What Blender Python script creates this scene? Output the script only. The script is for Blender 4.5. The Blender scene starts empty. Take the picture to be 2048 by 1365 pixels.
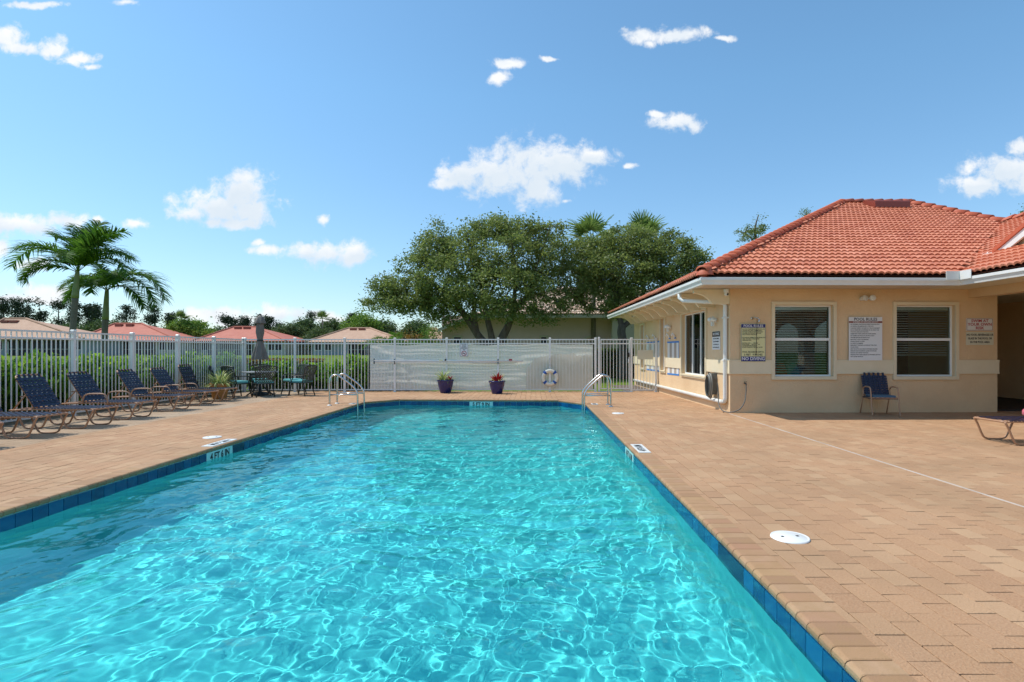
import bpy, math, random
import numpy as np
from mathutils import Vector, Matrix

random.seed(7)
sc = bpy.context.scene
C = sc.collection
R = math.radians

# ------------------------------------------------------------------ camera
F, CX, CY, H = 1090.0, 1065.0, 703.0, 1.3
cam = bpy.data.cameras.new('camera')
camo = bpy.data.objects.new('camera', cam)
C.objects.link(camo)
sc.camera = camo
camo.location = (0, 0, H)
camo.rotation_euler = (R(90), 0, 0)
cam.sensor_width = 36
cam.lens = 36 * F / 2048
cam.shift_x = -(CX - 1024) / 2048
cam.shift_y = (CY - 682.5) / 2048
cam.clip_start = 0.05
cam.clip_end = 3000

# ------------------------------------------------------------------ light
SUN = Vector((-0.60, 0.085, 1.0)).normalized()
sun = bpy.data.lights.new('sun', 'SUN')
sun.energy = 2.8
sun.angle = R(0.5)
sun.color = (1.0, 0.955, 0.88)
suno = bpy.data.objects.new('sun', sun)
C.objects.link(suno)
suno.rotation_euler = SUN.to_track_quat('Z', 'Y').to_euler()
sun.cycles.is_caustics_light = True

sc.view_settings.view_transform = 'Standard'
sc.view_settings.look = 'None'
sc.view_settings.gamma = 1
sc.view_settings.use_curve_mapping = False
sc.view_settings.exposure = 0.56
sc.cycles.use_denoising = True
sc.cycles.max_bounces = 9
sc.cycles.transparent_max_bounces = 24
sc.cycles.transmission_bounces = 7
sc.cycles.sample_clamp_indirect = 8

# ------------------------------------------------------------------ world: physical sky with fair-weather clouds
world = bpy.data.worlds.new('World')
sc.world = world
world.use_nodes = True
wn = world.node_tree
for n in list(wn.nodes):
    wn.nodes.remove(n)
def wnode(t, **k):
    n = wn.nodes.new(t)
    for a, b in k.items():
        setattr(n, a, b)
    return n
def wl(a, b):
    wn.links.new(a, b)
def wmath(op, a, b=None, c=None, clamp=False):
    n = wnode('ShaderNodeMath', operation=op, use_clamp=clamp)
    for i, v in enumerate((a, b, c)):
        if v is None:
            continue
        if isinstance(v, (int, float)):
            n.inputs[i].default_value = v
        else:
            wl(v, n.inputs[i])
    return n.outputs[0]
out = wnode('ShaderNodeOutputWorld')
bg = wnode('ShaderNodeBackground')
SKY_STRENGTH = 0.15
bg.inputs[1].default_value = SKY_STRENGTH
wl(bg.outputs[0], out.inputs[0])
sky = wnode('ShaderNodeTexSky', sky_type='NISHITA', sun_disc=False)
sky.sun_elevation = math.asin(SUN.z)
sky.sun_rotation = math.atan2(SUN.x, SUN.y)
sky.altitude = 0
sky.air_density = 1.0
sky.dust_density = 0.45
sky.ozone_density = 2.0
tint = wnode('ShaderNodeMix', data_type='RGBA', blend_type='MULTIPLY')
tint.inputs[0].default_value = 1.0
zen = (0.66, 0.885, 0.90, 1)
wl(sky.outputs[0], tint.inputs[6])
tc = wnode('ShaderNodeTexCoord')
sep = wnode('ShaderNodeSeparateXYZ')
wl(tc.outputs['Generated'], sep.inputs[0])
dx, dy, dz = sep.outputs
el = wnode('ShaderNodeMapRange')
wl(dz, el.inputs[0]); el.inputs[1].default_value = 0.0; el.inputs[2].default_value = 0.42
tm = wnode('ShaderNodeMix', data_type='RGBA')
wl(el.outputs[0], tm.inputs[0]); tm.inputs[6].default_value = (0.60, 0.665, 0.725, 1); tm.inputs[7].default_value = zen
wl(tm.outputs[2], tint.inputs[7])
ys_ = wmath('MAXIMUM', dy, 0.05)
uu = wmath('DIVIDE', dx, ys_)
vv = wmath('DIVIDE', dz, ys_)
comb = wnode('ShaderNodeCombineXYZ')
wl(uu, comb.inputs[0]); wl(vv, comb.inputs[1])
def wnoise(scale, detail, rough, vec, dist=0.0):
    n = wnode('ShaderNodeTexNoise')
    n.inputs['Scale'].default_value = scale
    n.inputs['Detail'].default_value = detail
    n.inputs['Roughness'].default_value = rough
    n.inputs['Distortion'].default_value = dist
    wl(vec, n.inputs['Vector'])
    return n
warp = wnoise(9.0, 4, 0.6, comb.outputs[0])
wv = wnode('ShaderNodeVectorMath', operation='MULTIPLY_ADD')
wl(warp.outputs['Color'], wv.inputs[0])
wv.inputs[1].default_value = (0.05, 0.03, 0)
wl(comb.outputs[0], wv.inputs[2])
BL = [(930,350,46,27),(985,345,62,40),(1050,345,72,52),(1112,328,72,36),(1182,312,46,17),(1085,385,45,20),(905,366,34,12),
      (485,385,52,38),(430,412,66,28),(495,418,56,26),(385,425,42,16),(488,356,30,18),(470,445,60,12),
      (610,503,42,15),(655,506,60,20),(712,508,38,19),(525,502,26,9),(515,487,12,7),(643,438,14,10),
      (12,68,34,20),(55,92,44,12),(105,96,22,18),(150,118,40,10),(182,134,18,6),(75,10,50,6),(245,6,26,6),
      (30,452,80,18),(125,440,55,13),(0,500,30,14),(270,450,28,9),(85,588,55,14),(60,530,34,13),(195,440,14,7),(60,600,90,8),
      (2015,338,66,26),(1955,368,46,20),(2050,365,50,24),(2038,298,30,13),(1935,340,20,12),
      (1345,240,40,15),(1378,248,20,12),(1315,228,20,7),(1290,70,40,12),(1360,68,55,13),(1445,79,20,5),(1300,84,14,7),
      (1018,128,34,9),(992,158,24,12),(1265,332,14,5),(1130,400,10,5),(1102,117,16,4),
      (430,628,80,13),(560,628,60,15),(480,640,120,14),(660,636,50,12)]
field = None
for (a, b, rx, ry) in BL:
    s = wnode('ShaderNodeVectorMath', operation='SUBTRACT')
    wl(wv.outputs[0], s.inputs[0])
    s.inputs[1].default_value = ((a - CX) / F + 0.025, (CY - b) / F + 0.015, 0)
    m_ = wnode('ShaderNodeVectorMath', operation='MULTIPLY')
    wl(s.outputs[0], m_.inputs[0])
    m_.inputs[1].default_value = (F / rx / 1.62, F / ry / 1.72, 0)
    sx = wnode('ShaderNodeVectorMath', operation='LENGTH')
    wl(m_.outputs[0], sx.inputs[0])
    d = wmath('SUBTRACT', 1.0, sx.outputs['Value'])
    field = d if field is None else wmath('SMOOTH_MAX', field, d, 0.12)
field = wmath('MAXIMUM', field, -1.0)
# the same bodies probed a little towards the sun: where cloud lies above, the base is grey
above = None
for (a, b, rx, ry) in [q for q in BL if q[2] >= 38 and q[3] >= 15]:
    s = wnode('ShaderNodeVectorMath', operation='SUBTRACT')
    wl(wv.outputs[0], s.inputs[0])
    s.inputs[1].default_value = ((a - CX) / F + 0.025 + 0.006, (CY - b) / F + 0.015 - 0.016, 0)
    m_ = wnode('ShaderNodeVectorMath', operation='MULTIPLY')
    wl(s.outputs[0], m_.inputs[0])
    m_.inputs[1].default_value = (F / rx / 1.62, F / ry / 1.72, 0)
    sx = wnode('ShaderNodeVectorMath', operation='LENGTH')
    wl(m_.outputs[0], sx.inputs[0])
    d = wmath('SUBTRACT', 1.0, sx.outputs['Value'])
    above = d if above is None else wmath('SMOOTH_MAX', above, d, 0.12)
front = wmath('GREATER_THAN', dy, 0.051)
field = wmath('ADD', wmath('MULTIPLY', wmath('ADD', field, 1.0), front), -1.0)
# the same kind of scattered clouds over the rest of the sky
zc = wmath('ADD', wmath('ABSOLUTE', dz), 0.12)
c2 = wnode('ShaderNodeCombineXYZ')
wl(wmath('DIVIDE', dx, zc), c2.inputs[0]); wl(wmath('DIVIDE', dy, zc), c2.inputs[1])
gn = wnoise(1.1, 2, 0.5, c2.outputs[0])
ins = wmath('MULTIPLY', wmath('LESS_THAN', wmath('ABSOLUTE', uu), 1.25), wmath('LESS_THAN', vv, 0.85))
ins = wmath('MULTIPLY', ins, front)
gen = wmath('MULTIPLY_ADD', gn.outputs[0], 5.5, -3.35)
gen = wmath('ADD', wmath('MULTIPLY', wmath('ADD', gen, 1.0), wmath('SUBTRACT', 1.0, ins)), -1.0)
field = wmath('MAXIMUM', field, gen)
fine = wnoise(26.0, 9, 0.66, comb.outputs[0], 0.25)
fine2 = wnoise(7.0, 4, 0.55, tc.outputs['Generated'])
val = wmath('ADD', field, wmath('MULTIPLY_ADD', fine.outputs[0], 2.1, -1.05))
mr = wnode('ShaderNodeMapRange', interpolation_type='SMOOTHSTEP')
wl(val, mr.inputs[0])
mr.inputs[1].default_value = 0.10
mr.inputs[2].default_value = 0.80
alpha = wmath('MULTIPLY', mr.outputs[0], 0.97)
soft = wnoise(14.0, 5, 0.55, wv.outputs[0])
shade = wnode('ShaderNodeMapRange')
wl(soft.outputs[0], shade.inputs[0])
shade.inputs[1].default_value = 0.36
shade.inputs[2].default_value = 0.58
cc = wnode('ShaderNodeMix', data_type='RGBA')
ab_ = wnode('ShaderNodeMapRange')
wl(wmath('ADD', above, wmath('MULTIPLY_ADD', fine.outputs[0], 0.9, -0.45)), ab_.inputs[0])
ab_.inputs[1].default_value = 0.18; ab_.inputs[2].default_value = 0.70; ab_.inputs[3].default_value = 1.0; ab_.inputs[4].default_value = 0.25
wl(wmath('MULTIPLY', wmath('MULTIPLY_ADD', shade.outputs[0], 0.55, 0.45), ab_.outputs[0]), cc.inputs[0])
k = 0.70 / SKY_STRENGTH
cc.inputs[6].default_value = (0.70 * k, 0.80 * k, 0.90 * k, 1)
cc.inputs[7].default_value = (0.99 * k, 1.0 * k, 1.01 * k, 1)
mixc = wnode('ShaderNodeMix', data_type='RGBA')
wl(alpha, mixc.inputs[0])
wl(tint.outputs[2], mixc.inputs[6])
wl(cc.outputs[2], mixc.inputs[7])
wl(mixc.outputs[2], bg.inputs[0])

# ------------------------------------------------------------------ helpers
def P(x, y, Z):
    """point at distance Z that the photograph shows at (x, y)"""
    return Vector(((x - CX) * Z / F, Z, H - (y - CY) * Z / F))

def lin(c):
    return tuple(((v / 255 + 0.055) / 1.055) ** 2.4 if v > 10 else v / 255 / 12.92 for v in c) + (1,)

MATS = {}
def mat(name, c1, c2=None, scale=6.0, rough=0.6, metal=0.0, bump=0.0, bscale=60.0, tint=None, spec=0.5,
        detail=5, stretch=None, trans=0.0, sub=None, coat=0.0, contrast=1.0):
    m = bpy.data.materials.new(name)
    m.use_nodes = True
    t = m.node_tree
    b = t.nodes['Principled BSDF']
    b.inputs['Roughness'].default_value = rough
    b.inputs['Metallic'].default_value = metal
    b.inputs['Specular IOR Level'].default_value = spec
    b.inputs['Coat Weight'].default_value = coat
    geo = t.nodes.new('ShaderNodeNewGeometry')
    vec = geo.outputs['Position']
    if stretch:
        mp = t.nodes.new('ShaderNodeMapping')
        mp.inputs['Scale'].default_value = stretch
        t.links.new(vec, mp.inputs[0])
        vec = mp.outputs[0]
    col = None
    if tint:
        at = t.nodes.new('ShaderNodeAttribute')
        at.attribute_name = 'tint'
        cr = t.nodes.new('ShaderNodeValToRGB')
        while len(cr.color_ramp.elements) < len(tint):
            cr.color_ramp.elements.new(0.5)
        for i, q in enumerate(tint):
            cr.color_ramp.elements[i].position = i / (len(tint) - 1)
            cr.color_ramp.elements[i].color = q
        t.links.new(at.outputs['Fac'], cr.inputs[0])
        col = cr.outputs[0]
    if c2 is not None:
        nz = t.nodes.new('ShaderNodeTexNoise')
        nz.inputs['Scale'].default_value = scale
        nz.inputs['Detail'].default_value = detail
        nz.inputs['Roughness'].default_value = 0.62
        t.links.new(vec, nz.inputs['Vector'])
        rg = t.nodes.new('ShaderNodeMapRange')
        rg.inputs[1].default_value = 0.5 - 0.18 / contrast
        rg.inputs[2].default_value = 0.5 + 0.18 / contrast
        t.links.new(nz.outputs[0], rg.inputs[0])
        mx = t.nodes.new('ShaderNodeMix')
        mx.data_type = 'RGBA'
        t.links.new(rg.outputs[0], mx.inputs[0])
        if col is None:
            mx.inputs[6].default_value = c1
            mx.inputs[7].default_value = c2
        else:
            mx.blend_type = 'MIX'
            sc_ = t.nodes.new('ShaderNodeMath'); sc_.operation = 'MULTIPLY'
            sc_.inputs[1].default_value = 0.45
            t.links.new(rg.outputs[0], sc_.inputs[0])
            t.links.new(sc_.outputs[0], mx.inputs[0])
            t.links.new(col, mx.inputs[6])
            mx.inputs[7].default_value = c2
        col = mx.outputs[2]
    if col is None:
        b.inputs['Base Color'].default_value = c1
    else:
        t.links.new(col, b.inputs['Base Color'])
    if bump:
        nb = t.nodes.new('ShaderNodeTexNoise')
        nb.inputs['Scale'].default_value = bscale
        nb.inputs['Detail'].default_value = 4
        t.links.new(geo.outputs['Position'], nb.inputs['Vector'])
        bp = t.nodes.new('ShaderNodeBump')
        bp.inputs['Strength'].default_value = bump
        bp.inputs['Distance'].default_value = 0.01
        t.links.new(nb.outputs[0], bp.inputs['Height'])
        t.links.new(bp.outputs[0], b.inputs['Normal'])
    if trans:
        tr = t.nodes.new('ShaderNodeBsdfTranslucent')
        if col is None:
            tr.inputs[0].default_value = c1
        else:
            t.links.new(col, tr.inputs[0])
        ms = t.nodes.new('ShaderNodeMixShader')
        ms.inputs[0].default_value = trans
        t.links.new(b.outputs[0], ms.inputs[1])
        t.links.new(tr.outputs[0], ms.inputs[2])
        t.links.new(ms.outputs[0], t.nodes['Material Output'].inputs[0])
    MATS[name] = m
    return m

class MB:
    """collects simple solids into one mesh"""
    def __init__(s):
        s.v = []; s.f = []
    def add(s, vs, fs):
        k = len(s.v)
        s.v += [tuple(p) for p in vs]
        s.f += [tuple(i + k for i in q) for q in fs]
        return s
    def box(s, x0, x1, y0, y1, z0, z1, M=None):
        vs = [Vector(p) for p in ((x0,y0,z0),(x1,y0,z0),(x1,y1,z0),(x0,y1,z0),(x0,y0,z1),(x1,y0,z1),(x1,y1,z1),(x0,y1,z1))]
        if M is not None:
            vs = [M @ p for p in vs]
        return s.add(vs, [(0,3,2,1),(4,5,6,7),(0,1,5,4),(1,2,6,5),(2,3,7,6),(3,0,4,7)])
    def bbox(s, x0, x1, y0, y1, z0, z1, b=0.004):
        """box with chamfered top edges"""
        vs = [(x0,y0,z0),(x1,y0,z0),(x1,y1,z0),(x0,y1,z0),(x0,y0,z1-b),(x1,y0,z1-b),(x1,y1,z1-b),(x0,y1,z1-b),
              (x0+b,y0+b,z1),(x1-b,y0+b,z1),(x1-b,y1-b,z1),(x0+b,y1-b,z1)]
        return s.add(vs, [(0,3,2,1),(0,1,5,4),(1,2,6,5),(2,3,7,6),(3,0,4,7),(4,5,9,8),(5,6,10,9),(6,7,11,10),(7,4,8,11),(8,9,10,11)])
    def tube(s, pts, r, n=8, caps=True):
        pts = [Vector(p) for p in pts]
        rs = r if isinstance(r, (list, tuple)) else [r] * len(pts)
        ref = None
        rings = []
        for i, p in enumerate(pts):
            t = (pts[min(i+1, len(pts)-1)] - pts[max(i-1, 0)]).normalized()
            if ref is None:
                ref = Vector((0,0,1)) if abs(t.z) < 0.9 else Vector((1,0,0))
            a = t.cross(ref).normalized()
            b = a.cross(t).normalized()
            ref = b
            rings.append([p + (a * math.cos(2*math.pi*j/n) + b * math.sin(2*math.pi*j/n)) * rs[i] for j in range(n)])
        vs = [q for g in rings for q in g]
        fs = []
        for i in range(len(pts)-1):
            for j in range(n):
                fs.append((i*n+j, i*n+(j+1)%n, (i+1)*n+(j+1)%n, (i+1)*n+j))
        if caps:
            fs.append(tuple(reversed(range(n))))
            fs.append(tuple((len(pts)-1)*n+j for j in range(n)))
        return s.add(vs, fs)
    def lathe(s, prof, n=24, c=(0,0,0), fold=None):
        vs = []; fs = []
        for (r, z) in prof:
            for j in range(n):
                a = 2*math.pi*j/n
                rr = r * (fold(a, z) if fold else 1)
                vs.append((c[0]+rr*math.cos(a), c[1]+rr*math.sin(a), c[2]+z))
        for i in range(len(prof)-1):
            for j in range(n):
                fs.append((i*n+j, i*n+(j+1)%n, (i+1)*n+(j+1)%n, (i+1)*n+j))
        return s.add(vs, fs)
    def prism(s, poly, axis, a, b):
        """poly: list of 2-D points; axis: 'x','y','z' the extrusion axis"""
        def q(p, t):
            return {'x': (t, p[0], p[1]), 'y': (p[0], t, p[1]), 'z': (p[0], p[1], t)}[axis]
        n = len(poly)
        vs = [q(p, a) for p in poly] + [q(p, b) for p in poly]
        fs = [tuple(range(n))[::-1], tuple(range(n, 2*n))] + [(i, (i+1)%n, n+(i+1)%n, n+i) for i in range(n)]
        return s.add(vs, fs)
    def mesh(s, name, m, smooth=False, tintv=None):
        me = bpy.data.meshes.new(name)
        me.from_pydata(s.v, [], s.f)
        if m: me.materials.append(m)
        if smooth:
            me.polygons.foreach_set('use_smooth', [True]*len(me.polygons))
        if tintv is not None:
            at = me.attributes.new('tint', 'FLOAT', 'POINT')
            at.data.foreach_set('value', [tintv]*len(me.vertices))
        return me
    def build(s, name, m, parent=None, smooth=False, tintv=None, **kw):
        return link(name, s.mesh(name, m, smooth, tintv), parent, **kw)

def link(name, me, parent=None, loc=None, rot=None, M=None, **kw):
    o = bpy.data.objects.new(name, me)
    C.objects.link(o)
    if parent is not None:
        o.parent = parent
    if M is not None:
        o.matrix_basis = M
    if loc is not None: o.location = loc
    if rot is not None: o.rotation_euler = rot
    for a, b in kw.items():
        o[a] = b
    return o

def empty(name, label=None, cat=None, loc=(0,0,0), rz=0, group=None, kind=None, M=None):
    o = bpy.data.objects.new(name, None)
    C.objects.link(o)
    o.empty_display_size = 0.1
    o.location = loc
    o.rotation_euler = (0, 0, rz)
    if M is not None: o.matrix_basis = M
    tagit(o, label, cat, group, kind)
    return o

def tagit(o, label=None, cat=None, group=None, kind=None):
    if label: o['label'] = label
    if cat: o['category'] = cat
    if group: o['group'] = group
    if kind: o['kind'] = kind
    return o

KIDS = {}
def dup(root, loc=None, rz=None, label=None):
    """copy of a thing with copies of its parts and sub-parts"""
    def rec(o, par):
        c = o.copy()
        C.objects.link(c)
        if par is not None: c.parent = par
        for ch in kids(o): rec(ch, c)
        return c
    c = rec(root, None)
    if loc is not None: c.location = loc
    if rz is not None: c.rotation_euler = (0, 0, rz)
    if label: c['label'] = label
    return c
def kids(o):
    return [c for c in list(o.children)]

def mesh_np(name, V, Fq, m=None, smooth=False, tintv=None):
    V = np.asarray(V, dtype=np.float32); Fq = np.asarray(Fq, dtype=np.int32)
    me = bpy.data.meshes.new(name)
    me.vertices.add(len(V)); me.vertices.foreach_set('co', V.ravel())
    k_ = Fq.shape[1]
    me.loops.add(Fq.size); me.loops.foreach_set('vertex_index', Fq.ravel())
    me.polygons.add(len(Fq)); me.polygons.foreach_set('loop_start', np.arange(0, Fq.size, k_, dtype=np.int32))
    if smooth: me.polygons.foreach_set('use_smooth', np.ones(len(Fq), dtype=bool))
    else: me.shade_flat()
    if m: me.materials.append(m)
    if tintv is not None:
        at = me.attributes.new('tint', 'FLOAT', 'POINT')
        at.data.foreach_set('value', np.asarray(tintv, dtype=np.float32))
    me.update(calc_edges=True)
    return me

# ------------------------------------------------------------------ materials
G = lambda v: (v, v, v, 1)
PAV = [(0.39,0.205,0.103,1),(0.46,0.258,0.133,1),(0.43,0.230,0.115,1),(0.50,0.305,0.165,1),(0.41,0.222,0.115,1)]
M_pav = mat('paver_concrete', None, (0.55,0.345,0.20,1), 75, rough=0.85, bump=0.8, bscale=110, tint=PAV, detail=8, contrast=1.7)
def grey_zone(m):
    """the weathered, greyer strip of paving under the loungers"""
    t = m.node_tree; b = t.nodes['Principled BSDF']
    src = b.inputs['Base Color'].links[0].from_socket
    geo = t.nodes.new('ShaderNodeNewGeometry'); sp = t.nodes.new('ShaderNodeSeparateXYZ')
    t.links.new(geo.outputs['Position'], sp.inputs[0])
    nz = t.nodes.new('ShaderNodeTexNoise'); nz.inputs['Scale'].default_value = 1.3
    t.links.new(geo.outputs['Position'], nz.inputs['Vector'])
    a = t.nodes.new('ShaderNodeMath'); a.operation = 'MULTIPLY_ADD'
    t.links.new(nz.outputs[0], a.inputs[0]); a.inputs[1].default_value = 0.35
    t.links.new(sp.outputs[0], a.inputs[2])
    mr_ = t.nodes.new('ShaderNodeMapRange'); t.links.new(a.outputs[0], mr_.inputs[0])
    mr_.inputs[1].default_value = -6.93; mr_.inputs[2].default_value = -6.80
    mr_.inputs[3].default_value = 0.62; mr_.inputs[4].default_value = 0.0
    mx = t.nodes.new('ShaderNodeMix'); mx.data_type = 'RGBA'
    t.links.new(mr_.outputs[0], mx.inputs[0]); t.links.new(src, mx.inputs[6]); mx.inputs[7].default_value = (0.40,0.34,0.25,1)
    # broad soiling
    n2 = t.nodes.new('ShaderNodeTexNoise'); n2.inputs['Scale'].default_value = 0.9; n2.inputs['Detail'].default_value = 6
    t.links.new(geo.outputs['Position'], n2.inputs['Vector'])
    r2 = t.nodes.new('ShaderNodeMapRange'); t.links.new(n2.outputs[0], r2.inputs[0])
    r2.inputs[1].default_value = 0.42; r2.inputs[2].default_value = 0.72; r2.inputs[4].default_value = 0.6
    m2 = t.nodes.new('ShaderNodeMix'); m2.data_type = 'RGBA'
    t.links.new(r2.outputs[0], m2.inputs[0]); t.links.new(mx.outputs[2], m2.inputs[6]); m2.inputs[7].default_value = (0.33,0.195,0.10,1)
    t.links.new(m2.outputs[2], b.inputs['Base Color'])
grey_zone(M_pav)
M_cop = mat('coping_concrete', None, (0.34,0.20,0.085,1), 9, rough=0.8, bump=0.35, bscale=120,
            contrast=1.5, tint=[(0.34,0.19,0.10,1),(0.44,0.27,0.15,1),(0.38,0.20,0.11,1),(0.42,0.25,0.125,1)])
M_sand = mat('joint_sand', (0.045,0.028,0.018,1), (0.09,0.055,0.035,1), 30, rough=0.95)
M_tile = mat('glazed_blue_tile', None, (0.0,0.10,0.24,1), 22, rough=0.12, tint=[(0.004,0.04,0.13,1),(0.006,0.08,0.21,1),(0.003,0.028,0.10,1),(0.006,0.10,0.24,1)], bump=0.1, bscale=25)
M_navy = mat('skimmer_opening_dark', (0.006,0.02,0.07,1), rough=0.15)
M_plaster = mat('pool_plaster', (0.31,0.66,0.63,1), (0.27,0.62,0.60,1), 1.2, rough=0.85)
M_stucco = mat('peach_stucco', (0.78,0.56,0.335,1), (0.70,0.475,0.27,1), 0.9, rough=0.9, bump=1.0, bscale=22)
M_cream = mat('cream_trim_paint', (0.78,0.66,0.46,1), (0.74,0.62,0.42,1), 4, rough=0.75, bump=0.12, bscale=40)
M_soffit = mat('cream_soffit', (0.74,0.66,0.48,1), rough=0.7)
M_white = mat('white_paint', (0.80,0.80,0.77,1), (0.72,0.72,0.68,1), 3, rough=0.4)
M_fence = mat('fence_white', (0.88,0.86,0.82,1), (0.80,0.78,0.73,1), 5, rough=0.35)
M_winfr = mat('window_white', (0.82,0.82,0.80,1), rough=0.35)
M_black = mat('black', (0.01,0.01,0.011,1), rough=0.5)
M_dark = mat('dark_interior', (0.035,0.032,0.03,1), rough=0.9)  # near-black colour stands for the shade of unlit rooms and porches
M_blind = mat('blind_vinyl', (0.80,0.80,0.77,1), rough=0.5)
M_rooft = mat('terracotta_tile', None, (0.50,0.15,0.08,1), 14, rough=0.62, bump=0.15, bscale=70,
              tint=[(0.50,0.155,0.08,1),(0.64,0.235,0.125,1),(0.55,0.175,0.085,1),(0.68,0.26,0.15,1)])
M_ridge = mat('terracotta_ridge', None, (0.40,0.085,0.035,1), 10, rough=0.6, bump=0.15, bscale=70,
              tint=[(0.50,0.11,0.05,1),(0.58,0.135,0.06,1)])
M_rbase = mat('roof_underlay', (0.10,0.025,0.012,1), rough=0.9)
M_steel = mat('stainless_steel', (0.62,0.60,0.56,1), rough=0.22, metal=1.0)
M_tan = mat('tan_tube_paint', (0.46,0.255,0.15,1), (0.40,0.215,0.12,1), 12, rough=0.4)
M_strap = mat('navy_vinyl_strap', (0.008,0.009,0.030,1), (0.012,0.014,0.044,1), 25, rough=0.38)
M_teal = mat('teal_cushion', (0.10,0.36,0.36,1), (0.08,0.31,0.32,1), 20, rough=0.85, bump=0.2)
M_iron = mat('dark_cast_aluminium', (0.018,0.022,0.018,1), (0.03,0.034,0.028,1), 30, rough=0.5)
M_umb = mat('taupe_canvas', (0.20,0.18,0.155,1), (0.16,0.145,0.125,1), 8, rough=0.9, bump=0.2, bscale=200)
M_blue = mat('cobalt_glaze', (0.005,0.008,0.085,1), (0.010,0.016,0.13,1), 7, rough=0.25, coat=0.2)
M_terra = mat('mustard_clay', (0.52,0.27,0.085,1), (0.44,0.21,0.06,1), 6, rough=0.8)
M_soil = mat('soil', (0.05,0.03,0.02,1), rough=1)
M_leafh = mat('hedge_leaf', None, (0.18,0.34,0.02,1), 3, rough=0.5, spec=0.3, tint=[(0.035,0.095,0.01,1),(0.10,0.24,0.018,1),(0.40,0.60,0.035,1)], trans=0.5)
M_oak = mat('oak_leaf', None, (0.22,0.27,0.07,1), 0.8, rough=0.5, tint=[(0.095,0.13,0.035,1),(0.20,0.26,0.065,1),(0.34,0.41,0.11,1)], trans=0.5)
M_palm = mat('palm_leaf', None, (0.07,0.14,0.012,1), 2, rough=0.6, spec=0.3, tint=[(0.03,0.095,0.012,1),(0.085,0.20,0.02,1),(0.22,0.36,0.04,1)], trans=0.5)
M_fan = mat('fan_palm_leaf', None, (0.10,0.16,0.03,1), 2, rough=0.5, tint=[(0.10,0.18,0.035,1),(0.28,0.38,0.09,1)], trans=0.45)
M_spider = mat('variegated_leaf', None, (0.50,0.55,0.22,1), 20, rough=0.45, tint=[(0.16,0.30,0.04,1),(0.40,0.48,0.14,1),(0.60,0.62,0.34,1)], trans=0.3)
M_red = mat('red_bract', (0.50,0.012,0.02,1), (0.35,0.01,0.02,1), 30, rough=0.5)
M_orange = mat('orange_leaf', None, (0.5,0.16,0.02,1), 2, rough=0.6, tint=[(0.15,0.2,0.03,1),(0.45,0.2,0.03,1)], trans=0.2)
M_far = mat('far_leaf', None, (0.09,0.14,0.04,1), 0.3, rough=0.7, tint=[(0.055,0.095,0.03,1),(0.14,0.20,0.06,1)], trans=0.3)
M_farb = mat('bright_far_leaf', None, (0.16,0.27,0.035,1), 0.3, rough=0.7, tint=[(0.08,0.17,0.025,1),(0.26,0.40,0.05,1)], trans=0.35)
M_pine = mat('pine_needles', None, (0.045,0.065,0.03,1), 0.3, rough=0.8, tint=[(0.025,0.04,0.02,1),(0.065,0.09,0.035,1)], trans=0.1)
M_bark = mat('oak_bark', (0.085,0.065,0.05,1), (0.17,0.14,0.11,1), 8, rough=0.95, bump=1.0, bscale=18, stretch=(1,1,0.35))
M_pbark = mat('palm_bark', (0.20,0.17,0.14,1), (0.13,0.11,0.085,1), 14, rough=0.9, stretch=(0.3,0.3,3), bump=0.4, bscale=30)
M_shaft = mat('crownshaft', (0.16,0.22,0.06,1), (0.22,0.24,0.10,1), 5, rough=0.5)
M_grass = mat('lawn_grass', (0.085,0.145,0.014,1), (0.15,0.21,0.024,1), 0.5, rough=0.95, spec=0.1, bump=0.6, bscale=30, detail=8)
M_mulch = mat('mulch', (0.08,0.06,0.05,1), (0.2,0.16,0.13,1), 30, rough=1, bump=0.8)
M_beige = mat('olive_beige_stucco', (0.62,0.47,0.42,1), (0.56,0.425,0.38,1), 1.5, rough=0.9, bump=0.3, bscale=12)
M_beigel = mat('light_beige_stucco', (0.52,0.46,0.35,1), rough=0.9)
M_creamt = mat('blended_roof_tile', None, (0.5,0.38,0.28,1), 3, rough=0.8, tint=[(0.50,0.33,0.22,1),(0.62,0.48,0.36,1),(0.40,0.24,0.16,1),(0.66,0.55,0.44,1)])
M_hred = mat('distant_red_roof', (0.45,0.135,0.09,1), (0.52,0.18,0.12,1), 1.2, rough=0.8)
M_htan = mat('distant_tan_roof', (0.52,0.33,0.22,1), (0.44,0.26,0.17,1), 1.4, rough=0.8)
M_hwall = mat('distant_wall', (0.48,0.45,0.38,1), rough=0.9)
M_hgrey = mat('distant_grey_wall', (0.30,0.33,0.34,1), rough=0.9)
M_hose = mat('grey_hose', (0.09,0.095,0.09,1), rough=0.5)
M_hosel = mat('light_grey_hose', (0.30,0.30,0.27,1), rough=0.5)
M_tape = mat('blue_tape', (0.04,0.22,0.60,1), rough=0.6)
M_paper = mat('white_paper', (0.75,0.73,0.68,1), rough=0.8)
M_greyp = mat('grey_paper', (0.42,0.35,0.28,1), rough=0.8)
M_signw = mat('sign_white', (0.78,0.77,0.76,1), rough=0.4)
M_signy = mat('sign_yellow', (0.74,0.68,0.34,1), rough=0.4)
M_signc = mat('sign_cream', (0.66,0.62,0.47,1), rough=0.4)
M_signn = mat('sign_navy', (0.02,0.02,0.16,1), rough=0.4)
M_signr = mat('sign_red', (0.42,0.02,0.03,1), rough=0.4)
M_signb = mat('sign_brown_red', (0.24,0.05,0.03,1), rough=0.4)
M_ink = mat('black_ink', (0.02,0.02,0.02,1), rough=0.5)
M_inkg = mat('grey_ink', (0.12,0.12,0.12,1), rough=0.5)
M_plate = mat('ceramic_white', (0.80,0.82,0.80,1), rough=0.25)
M_platea = mat('ceramic_aqua', (0.50,0.78,0.74,1), rough=0.2)
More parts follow.
